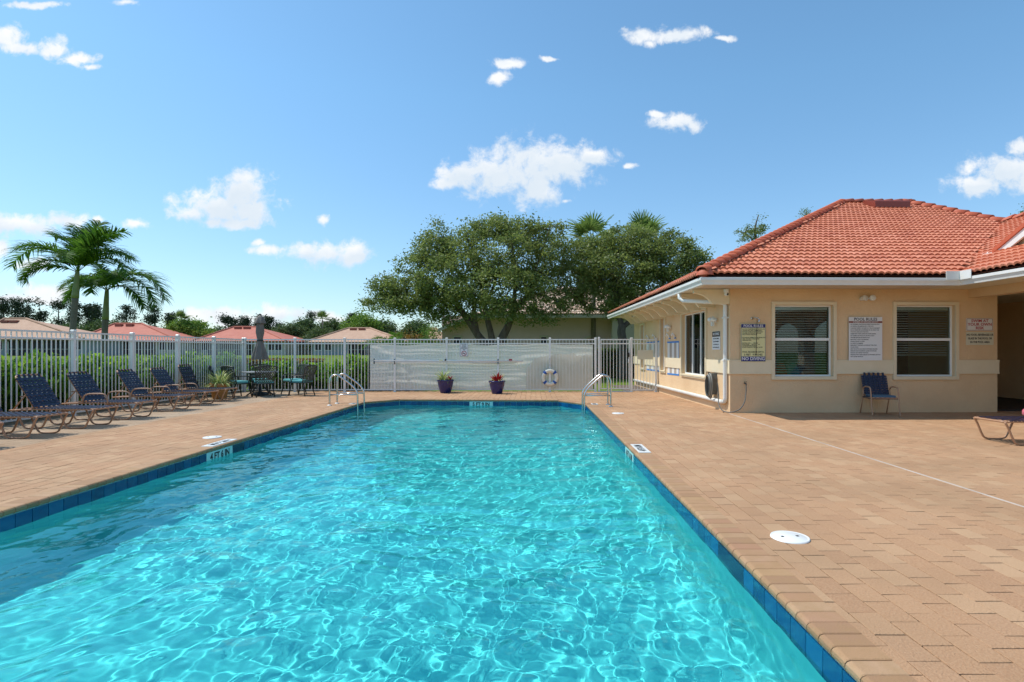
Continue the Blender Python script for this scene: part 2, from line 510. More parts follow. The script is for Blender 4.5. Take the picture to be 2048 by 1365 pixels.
M_bluecl = mat('blue_cushion', (0.07,0.13,0.19,1), rough=0.85)
M_pink = mat('pink_terry', (0.60,0.10,0.14,1), (0.7,0.2,0.24,1), 40, rough=0.95, bump=0.8)
M_ringw = mat('ring_buoy_white', (0.76,0.72,0.60,1), rough=0.5)
M_ringb = mat('ring_buoy_blue', (0.02,0.09,0.36,1), rough=0.5)
M_rope = mat('rope', (0.55,0.52,0.45,1), rough=0.9)

def glass_mat(name, tintc, refl=1.5, rough=0.0):
    m = bpy.data.materials.new(name); m.use_nodes = True; t = m.node_tree; t.nodes.clear()
    o = t.nodes.new('ShaderNodeOutputMaterial'); mx = t.nodes.new('ShaderNodeMixShader')
    tr = t.nodes.new('ShaderNodeBsdfTransparent'); gl = t.nodes.new('ShaderNodeBsdfGlossy')
    fr = t.nodes.new('ShaderNodeFresnel')
    fr.inputs[0].default_value = refl
    tr.inputs[0].default_value = tintc; gl.inputs['Roughness'].default_value = rough
    t.links.new(fr.outputs[0], mx.inputs[0]); t.links.new(tr.outputs[0], mx.inputs[1]); t.links.new(gl.outputs[0], mx.inputs[2])
    t.links.new(mx.outputs[0], o.inputs[0])
    return m
M_glass = glass_mat('window_glass', (0.80,0.86,0.83,1), 1.5)
# blue-green swimming pool water: refracting, caustics come from the sun through the rippled surface
M_water = bpy.data.materials.new('pool_water'); M_water.use_nodes = True
_t = M_water.node_tree; _t.nodes.clear()
_o = _t.nodes.new('ShaderNodeOutputMaterial'); _g = _t.nodes.new('ShaderNodeBsdfGlass')
_g.inputs['IOR'].default_value = 1.333; _g.inputs['Roughness'].default_value = 0.0
_g.inputs['Color'].default_value = (0.50, 0.97, 1.0, 1)
_t.links.new(_g.outputs[0], _o.inputs[0])
# woven shade cloth
M_tarp = mat('shade_cloth', (0.95,0.92,0.86,1), (0.90,0.87,0.79,1), 1.3, rough=0.6, trans=0.45, bump=0.25, bscale=30, stretch=(0.3,1,5))
M_tarp2 = mat('greyer_cloth_patch', (0.76,0.72,0.63,1), (0.82,0.78,0.70,1), 2, rough=0.7, trans=0.42)

# ------------------------------------------------------------------ lettering (all evaluated in one go at the end)
TEXTS = []
def text(body, size, m, parent, x, z, y=-0.006, align='CENTER', bold=0.0, sx=1.0, M=None, name='lettering'):
    cu = bpy.data.curves.new(name, 'FONT')
    cu.body = body; cu.size = size; cu.align_x = align; cu.align_y = 'CENTER'
    cu.extrude = 0.0008; cu.offset = bold * size; cu.resolution_u = 2
    cu.materials.append(m)
    o = bpy.data.objects.new(name, cu)
    C.objects.link(o)
    mtx = Matrix.Translation((x, y, z)) @ Matrix.Rotation(R(90), 4, 'X') @ Matrix.Diagonal((sx, 1, 1, 1)) if M is None else M
    TEXTS.append((o, parent, mtx, name, m))
def flush_texts():
    dg = bpy.context.evaluated_depsgraph_get()
    for (o, par, mtx, name, m) in TEXTS:
        me = bpy.data.meshes.new_from_object(o.evaluated_get(dg))
        me.name = name
        n = link(name, me, par)
        n.matrix_basis = mtx
    for (o, *_r) in TEXTS:
        cu = o.data
        bpy.data.objects.remove(o)
        bpy.data.curves.remove(cu)
# ------------------------------------------------------------------ ground, deck and pool
rng = np.random.default_rng(11)
XL, XR, Y0 = -4.30, 1.31, 0.15
OUT = [(XL, Y0), (XR, Y0), (XR, 13.5), (0.68, 14.5), (-3.6, 14.75), (XL, 13.95)]
def offs(poly, d):
    n = len(poly); res = []
    for i in range(n):
        a, b, c = Vector(poly[i-1]), Vector(poly[i]), Vector(poly[(i+1) % n])
        d1 = (b-a).normalized(); d2 = (c-b).normalized()
        n1 = Vector((d1.y, -d1.x)); n2 = Vector((d2.y, -d2.x))
        m = (n1+n2).normalized()
        res.append(tuple(b + m * (d / m.dot(n1))))
    return res
def inside(poly, x, y):
    for i in range(len(poly)):
        a = poly[i]; b = poly[(i+1) % len(poly)]
        if (b[0]-a[0])*(y-a[1]) - (b[1]-a[1])*(x-a[0]) < 0:
            return False
    return True

def ground_z(x, y):
    t = np.clip((y - 20) / 65, 0, 1)
    t2 = np.clip((-x - 14) / 60, 0, 1)
    return -0.035 + 0.66 * np.maximum(t, t2) ** 1.2
DX0, DX1, DY0, DY1 = -9.62, 14.0, -9.0, 17.76
gx = np.array([-1500,-700,-350,-200,-140,-100,-80,-60,-45,-32,-24,-18,-14,-11,DX0,-6,-2,2,6,10,DX1,20,28,40,60,100,200,400,1500.])
gy = np.array([-400,-100,-30,DY0,3,8,13,DY1,20,24,30,38,48,60,75,90,110,140,200,350,700,2000.])
GX, GY = np.meshgrid(gx, gy)
GZ = ground_z(GX, GY)
idx = np.arange(GX.size).reshape(GX.shape)
fq = []
for j in range(len(gy)-1):
    for i in range(len(gx)-1):
        if gx[i] >= DX0-1e-6 and gx[i+1] <= DX1+1e-6 and gy[j] >= DY0-1e-6 and gy[j+1] <= DY1+1e-6:
            continue
        fq.append((idx[j,i], idx[j,i+1], idx[j+1,i+1], idx[j+1,i]))
link('lawn', mesh_np('lawn', np.stack([GX, GY, GZ], -1).reshape(-1,3), fq, M_grass, True), kind='structure')

deck = empty('paved_deck', kind='structure')
sb = MB()
zb = -0.034
W_ = offs(OUT, 0.05)
def flat(ps): sb.add([(x, y, zb) for x, y in ps], [tuple(range(len(ps)))])
flat([(DX0,DY0),(W_[0][0],DY0),(W_[5][0],W_[5][1]),(W_[5][0],DY1),(DX0,DY1)])
flat([(W_[1][0],DY0),(DX1,DY0),(DX1,DY1),(W_[2][0],DY1),W_[2]])
flat([(W_[0][0],DY0),(W_[1][0],DY0),W_[1],W_[0]])
flat([W_[5],W_[4],W_[3],W_[2],(W_[2][0],DY1),(W_[5][0],DY1)])
sb.build('joint_sand', M_sand, deck)

# pavers: 0.155 x 0.23 running bond, long joints towards the fence
PW, PL = 0.147, 0.213
OUTC = offs(OUT, 0.05)
cand = []
x = DX0 + 0.02
ci = 0
cols = np.arange(DX0 + 0.02, DX1 - PW, PW)
th = R(1.4)
bo = Vector((4.17, 11.5))
def under_house(px_, py_):
    q = Vector((px_, py_)) - bo
    u = q.x * math.cos(th) + q.y * math.sin(th); v = -q.x * math.sin(th) + q.y * math.cos(th)
    return (u > 0.12 and v > 0.12 and u < 5.7) or (u > 9.5)
for ci, xc in enumerate(cols):
    off = (0.5 * (ci % 2) + rng.uniform(-0.09, 0.09)) * PL
    for y in np.arange(DY0 + off, DY1 - 0.1, PL):
        cx_, cy_ = xc + PW/2, y + PL/2
        if any(inside(OUTC, a, b) for a, b in ((xc, y), (xc+PW, y), (xc, y+PL), (xc+PW, y+PL))):
            continue
        if under_house(cx_, cy_): continue
        if abs(cx_ - 4.12) < 0.04 and cy_ < 11.4: pass
        cand.append((cx_, cy_))
cand = np.array(cand)
# the ones that show largest
sx_ = CX + F * cand[:,0] / np.maximum(cand[:,1], 0.2); sy_ = CY + F * H / np.maximum(cand[:,1], 0.2)
vis = (cand[:,1] > 1.8) & (sx_ > -20) & (sx_ < 2068) & (sy_ < 1385)
score = np.where(vis, -cand[:,1], -1e9)
near = set(np.argsort(-score)[:290].tolist())
def paver_np(w, l, h=0.036, b=0.0022, jit=0.0020):
    a = w/2 - 0.0024; c = l/2 - 0.0026
    j = rng.uniform(-jit, jit, (4,2))
    cor = np.array([(-a,-c),(a,-c),(a,c),(-a,c)]) + j
    inn = cor * np.array([1-b/a, 1-b/c])
    V = np.vstack([np.c_[inn, rng.uniform(-0.0008,0.0008,4)], np.c_[cor, np.full(4,-0.0016)], np.c_[cor, np.full(4,-h)]])
    Fq = [(0,1,2,3)] + [(4+i, 4+(i+1)%4, (i+1)%4, i) for i in range(4)] + [(8+i, 8+(i+1)%4, 4+(i+1)%4, 4+i) for i in range(4)]
    return V, np.array(Fq)
pv = []
for k_ in range(14):
    V, Fq = paver_np(PW, PL)
    pv.append(mesh_np('paver', V, Fq, M_pav, False, np.full(12, (k_+0.5)/14)))
Vs, Fs, Ts = [], [], []
for i, (x, y) in enumerate(cand):
    tilt = rng.uniform(-0.004, 0.004, 2); z = rng.uniform(-0.0026, 0.0)
    if i in near:
        o = link('paver', pv[rng.integers(14)], deck)
        o.location = (x, y, z); o.rotation_euler = (tilt[0], tilt[1], rng.uniform(-0.006, 0.006))
    else:
        V, Fq = paver_np(PW, PL)
        V = V + np.array([x, y, z]); V[:,2] += (V[:,1]-y)*tilt[0] + (V[:,0]-x)*tilt[1]
        Fs.append(Fq + 12*len(Vs)); Vs.append(V); Ts.append(np.full(12, rng.uniform(0,1)))
link('paver_field', mesh_np('paver_field', np.vstack(Vs), np.vstack(Fs), M_pav, False, np.concatenate(Ts)), deck, kind='stuff')

# bullnose coping bricks
CP = [(0.205,-0.05),(0.205,0.0),(0.198,0.006),(0.022,0.006),(0.009,0.002),(0.001,-0.008),(0.0,-0.022),(0.003,-0.036),(0.012,-0.046)]
def cop_mesh(w, tv):
    m = MB(); n = len(CP)
    a = w/2 - 0.0025
    b = 0.005
    vs = [(p[0], -a, p[1]-0.004) for p in CP] + [(p[0], -a+b, p[1]) for p in CP] + [(p[0], a-b, p[1]) for p in CP] + [(p[0], a, p[1]-0.004) for p in CP]
    fs = [tuple(range(n)), tuple(range(4*n-1, 3*n-1, -1))]
    for r_ in range(3):
        for i in range(n):
            fs.append((r_*n+i, (r_+1)*n+i, (r_+1)*n+(i+1)%n, r_*n+(i+1)%n))
    m.add(vs, fs)
    return m.mesh('coping_brick', M_cop, False, tv)
CB = 0.107
cms = [cop_mesh(CB, k_/9) for k_ in range(10)]
bricks = []
for i in range(6):
    a = Vector(OUT[i]); b = Vector(OUT[(i+1) % 6]); d = (b-a); L_ = d.length; d.normalize()
    nn = Vector((d.y, -d.x))
    n = max(1, round(L_/CB)); st = L_/n
    for j in range(n):
        p = a + d*st*(j+0.5)
        bricks.append((p, nn, d, st/CB))
bricks.sort(key=lambda q: (q[0].y < 1.7, q[0].y if q[0].x > 0 or q[0].y > 4.5 else q[0].y))
bulk = MB(); nb_ = 0
for i, (p, nn, d, s_) in enumerate(bricks):
    M = Matrix(((nn.x, d.x, 0, p.x), (nn.y, d.y, 0, p.y), (0, 0, 1, rng.uniform(-0.0012, 0.0012)), (0, 0, 0, 1))) @ Matrix.Diagonal((1, s_, 1, 1))
    me = cms[rng.integers(10)]
    if i < 290:
        link('coping_brick', me, deck, M=M)
    else:
        bulk.add([M @ v.co for v in me.vertices], [tuple(q.vertices) for q in me.polygons]); nb_ += 1
if nb_:
    bulk.build('coping_run', M_cop, deck, kind='stuff', tintv=0.4)

# pool shell
pool = empty('swimming_pool', kind='structure')
def fdep(y): return 0.77 + 0.05 * y
ringsP = [(0.02, lambda y: -0.045), (0.02, lambda y: -0.15 - fdep(y) + 0.22), (-0.05, lambda y: -0.15 - fdep(y) + 0.07), (-0.22, lambda y: -0.15 - fdep(y))]
dense = []
for i in range(6):
    a = Vector(OUT[i]); b = Vector(OUT[(i+1) % 6])
sh = MB()
rv = []
for d_, zf in ringsP:
    ring = offs(OUT, d_)
    rv.append([(x, y, zf(y)) for x, y in ring])
vs = [p for r_ in rv for p in r_]
fs = []
for r_ in range(3):
    for i in range(6):
        fs.append((r_*6+i, r_*6+(i+1)%6, (r_+1)*6+(i+1)%6, (r_+1)*6+i))
fs.append(tuple(18+i for i in range(6)))
sh.add(vs, [tuple(reversed(f)) for f in fs[:-1]] + [fs[-1]])
shell = sh.build('plaster_shell', M_plaster, pool)
shell.cycles.is_caustics_receiver = True
# waterline tiles
tms = []
for k_ in range(8):
    tms.append(MB().bbox(0.0, 0.010, -0.0755, 0.0755, -0.0755, 0.0755, 0.0).mesh('waterline_tile', M_tile, False, k_/7))
MARK = []   # (segment axis intervals left free)
GAPS = {}
SKIP = {5: [(7.25, 7.82), (7.82, 8.15)], 1: [(3.46, 3.82), (7.1, 7.72), (10.9, 11.25)]}
for i in range(6):
    if i == 0: continue
    a = Vector(OUT[i]); b = Vector(OUT[(i+1) % 6]); d = b-a; L_ = d.length; d.normalize(); nn = Vector((d.y, -d.x))
    n = max(1, round(L_/0.156)); st = L_/n
    for j in range(n):
        p = a + d*st*(j+0.5) + nn*0.02
        hit = [q_ for q_ in SKIP.get(i, []) if q_[0] < p.y < q_[1]] or ([(-1.74,-1.14)] if i == 3 and -1.74 < p.x < -1.14 else [])
        if hit:
            c_ = p.y if i != 3 else p.x
            g_ = GAPS.setdefault((i, hit[0]), [c_-st/2, c_+st/2]); g_[0] = min(g_[0], c_-st/2); g_[1] = max(g_[1], c_+st/2)
            continue
        if p.y < 1.4: continue
        M = Matrix(((-nn.x, d.x, 0, p.x), (-nn.y, d.y, 0, p.y), (0, 0, 1, -0.132), (0, 0, 0, 1)))
        link('waterline_tile', tms[rng.integers(8)], pool, M=M)
MB().build if False else None
# skimmer mouths: solid blocks, navy colour stands for the dark openings
for (x0, x1, y0, y1) in ((XR+0.010, XR+0.2, *GAPS[(1,(3.46,3.82))]), (XR+0.010, XR+0.2, *GAPS[(1,(10.9,11.25))]), (XL-0.2, XL-0.010, *GAPS[(5,(7.82,8.15))])):
    MB().box(x0, x1, y0, y1, -0.21, -0.056).build('skimmer_mouth', M_navy, pool)
# tiles with the depth
def T3(o, xa, ya):
    """text frame: origin, reading direction, up direction"""
    xa = Vector(xa).normalized(); ya = Vector(ya).normalized(); za = xa.cross(ya)
    return Matrix(((xa.x, ya.x, za.x, o[0]), (xa.y, ya.y, za.y, o[1]), (xa.z, ya.z, za.z, o[2]), (0, 0, 0, 1)))
def marker(name, label, o, xa, ya, w, h, body, mpl, size, group='depth markers of the pool'):
    M = T3(o, xa, ya)
    r_ = empty(name, label, 'depth marker', M=M, group=group)
    MB().bbox(-w/2, w/2, -h/2, h/2, -0.008, 0.004, 0.001).build('plate', mpl, r_)
    text(body, size, M_ink, r_, 0, 0, M=Matrix.Translation((0, 0, 0.0062)) @ Matrix.Diagonal((0.92, 1, 1, 1)), bold=0.03)
gl_, gr_, gf_ = GAPS[(5,(7.25,7.82))], GAPS[(1,(7.1,7.72))], GAPS[(3,(-1.74,-1.14))]
marker('depth_marker', 'white tile reading 4 FT 6 IN at the waterline of the left pool wall', (XL-0.014, sum(gl_)/2, -0.125), (0,1,0), (0,0,1), gl_[1]-gl_[0]-0.004, 0.145, '4 FT 6 IN', M_platea, 0.128)
marker('depth_marker', 'tile reading 5 FT 9 IN at the waterline of the far pool wall', (sum(gf_)/2, 14.75-(sum(gf_)/2+3.6)*0.25/4.28+0.016, -0.125), (1,-0.0584,0), (0,0,1), gf_[1]-gf_[0]-0.004, 0.145, '5 FT 9 IN', M_platea, 0.128)
marker('depth_marker', 'tile reading 4 FT 6 IN at the waterline of the right pool wall', (XR+0.014, sum(gr_)/2, -0.125), (0,-1,0), (0,0,1), gr_[1]-gr_[0]-0.004, 0.145, '4 FT 6 IN', M_platea, 0.128)
marker('depth_marker', 'white 4 FT 6 IN plate flat on the left coping beside the skimmer lid', (XL-0.115, 7.7, 0.009), (0,-1,0), (1,0,0), 0.62, 0.155, '4 FT 6 IN', M_plate, 0.125)
marker('depth_marker', 'white 4 FT 6 IN plate flat on the right coping', (XR+0.125, 7.25, 0.009), (0,1,0), (-1,0,0), 0.62, 0.155, '4 FT 6 IN', M_plate, 0.125)
marker('depth_marker', 'small white 5 FT plate on the paving under the right ladder', (1.52, 13.35, 0.009), (0,1,0), (-1,0,0), 0.30, 0.15, '5 FT', M_plate, 0.11)
marker('depth_marker', 'small white 5 FT plate on the coping under the left ladder', (-4.42, 13.45, 0.009), (0,-1,0), (1,0,0), 0.30, 0.15, '5 FT', M_plate, 0.11)
# skimmer lids
def lid(x, y, label, rz=0):
    r_ = empty('skimmer_lid', label, 'skimmer lid', (x, y, 0.004), rz, 'round white skimmer lids')
    MB().lathe([(0.001,0.006),(0.108,0.006),(0.112,0.003),(0.116,0.003),(0.118,0.006),(0.125,0.005),(0.128,-0.004)], 40).build('lid', M_white, r_, True)
    for s_ in (-1, 1):
        MB().box(s_*0.055-0.009, s_*0.055+0.009, -0.009, 0.009, 0.0065, 0.0085).build('finger_slot', M_ink, r_)
lid(1.795, 3.80, 'round white skimmer lid nearest the camera on the right deck', 0.1)
lid(1.79, 11.4, 'small far round white lid on the right deck by the ladder', 0.6)
lid(-4.83, 8.22, 'round white skimmer lid beside the depth plate on the left deck', 0.3)
# narrow white deck drain
M_drain = mat('weathered_drain_plastic', (0.60,0.52,0.44,1), (0.42,0.34,0.27,1), 2.5, rough=0.7)
dr = MB()
dr.box(4.09, 4.112, -8.0, 11.36, -0.02, 0.0035)
dr.build('deck_drain', M_drain, None, label='thin white slot drain running from the clubhouse corner across the paving', category='drain')

# water surface
def wave(x, y):
    r2 = np.random.default_rng(5)
    z = np.zeros_like(x)
    n = 84
    # slow change of roughness over the pool
    env = 0.82 + 0.22*np.sin(0.9*x+0.5*y+1) + 0.18*np.sin(0.55*y-0.7*x)
    for i in range(n):
        lam = 10 ** r2.uniform(np.log10(0.10), np.log10(0.85)); th_ = r2.uniform(0, 2*np.pi); k_ = 2*np.pi/lam
        amp = 0.00182 * lam ** 1.05 * (1 + 0.5*r2.uniform(-1, 1))
        z += amp * np.sin(k_*(np.cos(th_)*x + np.sin(th_)*y) + r2.uniform(0, 6.28))
    for i in range(26):
        lam = r2.uniform(0.052, 0.10); th_ = r2.uniform(0, 2*np.pi); k_ = 2*np.pi/lam
        z += 0.000055 * (lam/0.075)**1.5 * np.sin(k_*(np.cos(th_)*x + np.sin(th_)*y) + r2.uniform(0, 6.28))
    return z * env
xs = np.arange(XL-0.04, XR+0.055, 0.0125)
ysw = np.concatenate([np.arange(Y0-0.04, 2.0, 0.03), np.arange(2.0, 6.0, 0.0105), np.arange(6.0, 14.82, 0.022)])
X, Y = np.meshgrid(xs, ysw)
warpx = 0.10*np.sin(1.7*Y+0.6*X); warpy = 0.12*np.sin(1.3*X+0.4*Y)
Z = wave(X+warpx, Y+warpy) - 0.155
ix = np.arange(X.size).reshape(X.shape)
Fq = np.stack([ix[:-1,:-1], ix[:-1,1:], ix[1:,1:], ix[1:,:-1]], -1).reshape(-1,4)
wme = mesh_np('water', np.stack([X, Y, Z], -1).reshape(-1,3), Fq, M_water, True)
water = link('water', wme, kind='structure')
water.cycles.is_caustics_caster = True
# ------------------------------------------------------------------ clubhouse (local frame: x along the front wall, y back)
BM = Matrix.Translation((4.17, 11.5, 0)) @ Matrix.Rotation(th, 4, 'Z')
def Fr(px_, py_):
    a = (px_-CX)/F; c, s = math.cos(th), math.sin(th)
    u = (a*11.5 - 4.17)/(c - a*s)
    return u, H - (py_-CY)/F*(11.5 + u*s)
def Sd(px_, py_):
    a = (px_-CX)/F; c, s = math.cos(th), math.sin(th)
    v = (4.17 - a*11.5)/(a*c + s)
    return v, H - (py_-CY)/F*(11.5 + v*c)
club = empty('clubhouse', 'peach stucco pool clubhouse with red tiled hip roof and cream trim', 'building', M=BM)
TOP = 2.62
UE = 5.76      # right end of the front wall
VE = 9.6       # depth
YW_ = -9.5
def wall_with_holes(L0, L1, z0, z1, holes, mk):
    """mk(mb, a0, a1, z0, z1) adds one block"""
    m = MB()
    cur = L0
    for (a0, a1, b0, b1) in sorted(holes):
        mk(m, cur, a0, z0, z1)
        mk(m, a0, a1, z0, b0)
        mk(m, a0, a1, b1, z1)
        cur = a1
    mk(m, cur, L1, z0, z1)
    return m
# windows of the front wall
def frect(x0, y0, x1, y1):
    a = Fr(x0, y1); b = Fr(x1, y0)
    return a[0], b[0], a[1], b[1]
def srect(x0, x1, ytop1, ybot1):
    """side wall rectangle: x0<x1 px, y measured at x1 (the near edge)"""
    v1, zt = Sd(x1, ytop1); _, zbt = Sd(x1, ybot1); v0, _z = Sd(x0, ytop1)
    return v1, v0, zbt, zt
W1 = frect(1548.5, 610.5, 1665.5, 753.5)
W2 = frect(1791.0, 611.0, 1909.5, 753.5)
fholes = [W1, W2]
wf = wall_with_holes(0, UE, 0, TOP, fholes, lambda m, a, b, z0, z1: m.box(a, b, 0, 0.2, z0, z1))
wf.build('wall', M_stucco, club, label='shaded front wall with two windows')
S1 = srect(1364.5, 1412.5, 619.5, 754.0)
S2 = srect(1322.0, 1331.0, 637.0, 742.0)
S3 = srect(1282.5, 1290.0, 650.0, 737.0)
ws = wall_with_holes(0.2, VE, 0, TOP, [S1, S2, S3], lambda m, a, b, z0, z1: m.box(0, 0.2, a, b, z0, z1))
ws.build('wall', M_stucco, club, label='sunlit side wall facing the pool')
MB().box(0.2, UE+4.5, VE-0.2, VE, 0, TOP).build('wall', M_stucco, club)
MB().box(UE-0.2, UE, 0.2, 3.6, 0, TOP).build('wall', M_stucco, club)
MB().box(8.9, 9.1, YW_, 3.8, 0, TOP).build('wall', M_stucco, club)  # wall added to shut out light from the right and darken the entrance
MB().box(UE-0.2, UE+4.5, 3.6, 3.8, 0, TOP).build('wall', M_stucco, club, label='wall at the back of the covered entrance')
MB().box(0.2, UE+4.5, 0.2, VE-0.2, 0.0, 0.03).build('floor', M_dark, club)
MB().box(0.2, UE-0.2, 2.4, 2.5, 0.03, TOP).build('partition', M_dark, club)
# belt course
zb0 = Fr(1500, 748)[1]; zb1 = Fr(1500, 721)[1]
def trim4(name, a0, a1, z0, z1, w, yf, mt, par, side=False, dep=0.03):
    m = MB()
    def bx_(p, q, r, s_):
        if side: m.box(-dep, -0.002, p, q, r, s_)
        else: m.box(p, q, -dep, -0.002, r, s_)
    bx_(a0-w, a0, z0-w, z1+w); bx_(a1, a1+w, z0-w, z1+w); bx_(a0, a1, z1, z1+w); bx_(a0, a1, z0-w, z0)
    m.build(name, mt, par)
bt = MB()
segs = [(-0.03, W1[0]-0.066), (W1[1]+0.066, W2[0]-0.066), (W2[1]+0.066, UE+0.02)]
for a, b in segs:
    bt = MB().box(a, b, -0.026, -0.001, zb0, zb1)
    bt.box(a, b, -0.034, -0.001, zb1-0.022, zb1+0.004)
    bt.box(a, b, -0.034, -0.001, zb0-0.004, zb0+0.022)
    bt.build('belt_course', M_cream, club)
bs = MB()
for a, b in [(-0.03, S1[0]-0.07), (S1[1]+0.07, S2[0]-0.07), (S2[1]+0.07, S3[0]-0.07), (S3[1]+0.07, VE)]:
    MB().box(-0.0265, -0.001, a, b, zb0, zb1).build('belt_course', M_cream, club)

def win(kind, rc, rows=1, colsn=1, blindz=None):
    a0, a1, z0, z1 = rc
    w = empty('window', M=Matrix.Identity(4)); w.parent = club
    side = kind == 's'
    def bx_(m, p, q, d0, d1, r, s_):
        if side: m.box(d0, d1, p, q, r, s_)
        else: m.box(p, q, d0, d1, r, s_)
    t = MB(); wd = 0.065
    for (p, q, r, s_) in ((a0-wd, a0, z0-wd, z1+wd), (a1, a1+wd, z0-wd, z1+wd), (a0, a1, z1, z1+wd), (a0, a1, z0-wd, z0)):
        bx_(t, p, q, -0.04, -0.001, r, s_)
    t.build('trim', M_cream, w)
    fr = MB(); fw = 0.035
    D0, D1 = 0.075, 0.12
    for (p, q, r, s_) in ((a0, a0+fw, z0, z1), (a1-fw, a1, z0, z1), (a0+fw, a1-fw, z1-fw, z1), (a0+fw, a1-fw, z0, z0+fw)):
        bx_(fr, p, q, D0, D1, r, s_)
    fr.build('frame', M_winfr, w)
    if rows == 2:
        zm = z0 + (z1-z0)*0.52
        m = MB(); bx_(m, a0+fw, a1-fw, D0-0.01, D1, zm-0.028, zm+0.028); m.build('meeting_rail', M_winfr, w)
    for k_ in range(1, colsn):
        c_ = a0 + (a1-a0)*k_/colsn
        m = MB(); bx_(m, c_-0.02, c_+0.02, D0-0.005, D1, z0+fw, z1-fw); m.build('mullion', M_winfr, w)
    m = MB(); bx_(m, a0+fw, a1-fw, 0.094, 0.100, z0+fw, z1-fw); m.build('pane', M_glass, w)
    m = MB(); bx_(m, a0-0.02 if side else a0, a1+0.02 if side else a1, -0.055 if side else 0.0, D0, z0-0.03, z0+0.002)
    m.build('sill', M_cream if side else M_cream, w)
    # venetian blind
    bz = blindz if blindz else z0+0.05
    step = 0.052
    L_ = a1-a0-2*fw-0.03
    mm = MB(); Rt = Matrix.Rotation(R(28 if not side else -28), 4, 'Y' if side else 'X')
    if side: mm.box(-0.022, 0.022, -L_/2, L_/2, -0.0012, 0.0012, Matrix.Rotation(R(-25), 4, 'Y'))
    else: mm.box(-L_/2, L_/2, -0.022, 0.022, -0.0012, 0.0012, Matrix.Rotation(R(25), 4, 'X'))
    me = mm.mesh('blind_slat', M_blind)
    zz = z1 - fw - 0.09
    while zz > bz:
        link('blind_slat', me, w, loc=((0.16, (a0+a1)/2, zz) if side else ((a0+a1)/2, 0.16, zz)))
        zz -= step
    m = MB(); bx_(m, a0+fw+0.01, a1-fw-0.01, 0.135, 0.185, z1-fw-0.065, z1-fw-0.005); m.build('blind_headrail', M_blind, w)
    return w
win('f', W1, rows=2)
win('f', W2, rows=2, blindz=W2[2]+0.42)
win('s', S1, colsn=3); win('s', S2); win('s', S3)
# cushions inside behind the left window
for px_, mt_, lb in ((1577, M_red, 'red armchair back seen dimly behind the left clubhouse window'), (1602, M_teal, 'green armchair back seen dimly behind the left clubhouse window')):
    u, z = Fr(px_, 735)
    m = MB(); m.prism([(u-0.14, 0.05), (u-0.1, z), (u-0.03, z+0.09), (u+0.07, z+0.07), (u+0.14, z-0.1), (u+0.16, 0.05)], 'y', 0.34, 0.5)
    m.build('armchair', mt_, None, M=BM.copy(), label=lb, category='armchair')

# eaves
OV = 0.83
EZ = 2.80            # tile edge height
XI = 4.28            # inner eave corner (local x) where the wing turns towards the camera
YW = -9.5            # how far the wing comes forward
so = MB()
so.box(-OV+0.02, XI+1.2, -OV+0.02, 0.0, TOP+0.002, TOP+0.02)
so.box(-OV+0.02, 0.0, 0.0, VE+0.6, TOP+0.002, TOP+0.02)
so.box(XI, XI+9, YW, -OV+0.02, TOP+0.002, TOP+0.02)
so.box(XI+1.2, UE+4.5, -OV+0.02, 3.6, TOP+0.002, TOP+0.02)
so.build('soffit', M_soffit, club)
sg = MB()
for k_ in range(9):
    yy = -0.06 - k_*0.09
    sg.box(-OV+0.1, XI-0.05, yy-0.003, yy+0.003, TOP-0.003, TOP+0.001)
sg.build('soffit_groove', M_beige, club)
# gutter: K profile swept along the eave
gp = [(0.0,0.0),(0.075,0.0),(0.082,0.03),(0.105,0.075),(0.115,0.085),(0.115,0.135),(0.105,0.14),(0.10,0.128),(0.0,0.128)]
gz = 2.595
def gut(path):
    n = len(gp); vs = []; fs = []
    for (x, y, ox, oy) in path:
        vs += [(x + ox*g[0], y + oy*g[0], gz + g[1]) for g in gp]
    for i in range(len(path)-1):
        for j in range(n):
            fs.append((i*n+j, i*n+(j+1)%n, (i+1)*n+(j+1)%n, (i+1)*n+j))
    fs.append(tuple(range(n))); fs.append(tuple(range((len(path)-1)*n, len(path)*n))[::-1])
    MB().add(vs, fs).build('gutter', M_white, club)
gut([(-OV, VE+0.7, -1, 0), (-OV, -OV, -1, -1), (XI, -OV, -1, -1), (XI, YW, -1, 0)])
# brackets under the side eave
br = [(-0.0,2.612),(-0.76,2.612),(-0.76,2.53),(-0.70,2.525),(-0.60,2.50),(-0.50,2.45),(-0.42,2.38),(-0.38,2.325),(-0.36,2.30),(-0.0,2.30)]
for k_ in range(11):
    y = 0.04 + 0.84*k_
    if k_ == 0: y = 0.03
    o = MB().prism(br, 'y', y, y+0.10).build('bracket', M_cream, club)
# splash guards on the gutter at the inner corner
MB().box(XI-0.40, XI-0.115, -OV-0.135, -OV-0.125, gz+0.10, gz+0.27).build('splash_guard', M_white, club)
MB().box(XI-0.135, XI-0.125, -OV-0.40, -OV-0.118, gz+0.10, gz+0.27).build('splash_guard', M_white, club)
# downspout
v_, z_ = Sd(1440, 806)
dsx = -0.055
pts = [(-OV-0.03, 0.72, gz+0.02), (-OV-0.03, 0.72, gz-0.10), (-OV+0.02, 0.66, gz-0.17), (-0.25, 0.26, gz-0.235), (-0.09, 0.15, gz-0.26), (dsx, 0.13, gz-0.32), (dsx, 0.13, 0.30), (dsx, 0.17, 0.225), (dsx, 0.30, 0.205), (dsx, 9.3, 0.205)]
MB().tube(pts, 0.045, 10).build('downspout', M_white, club, True)
for zz in (2.0, 1.1):
    MB().box(dsx-0.055, -0.001, 0.075, 0.185, zz, zz+0.03).build('pipe_strap', M_white, club)
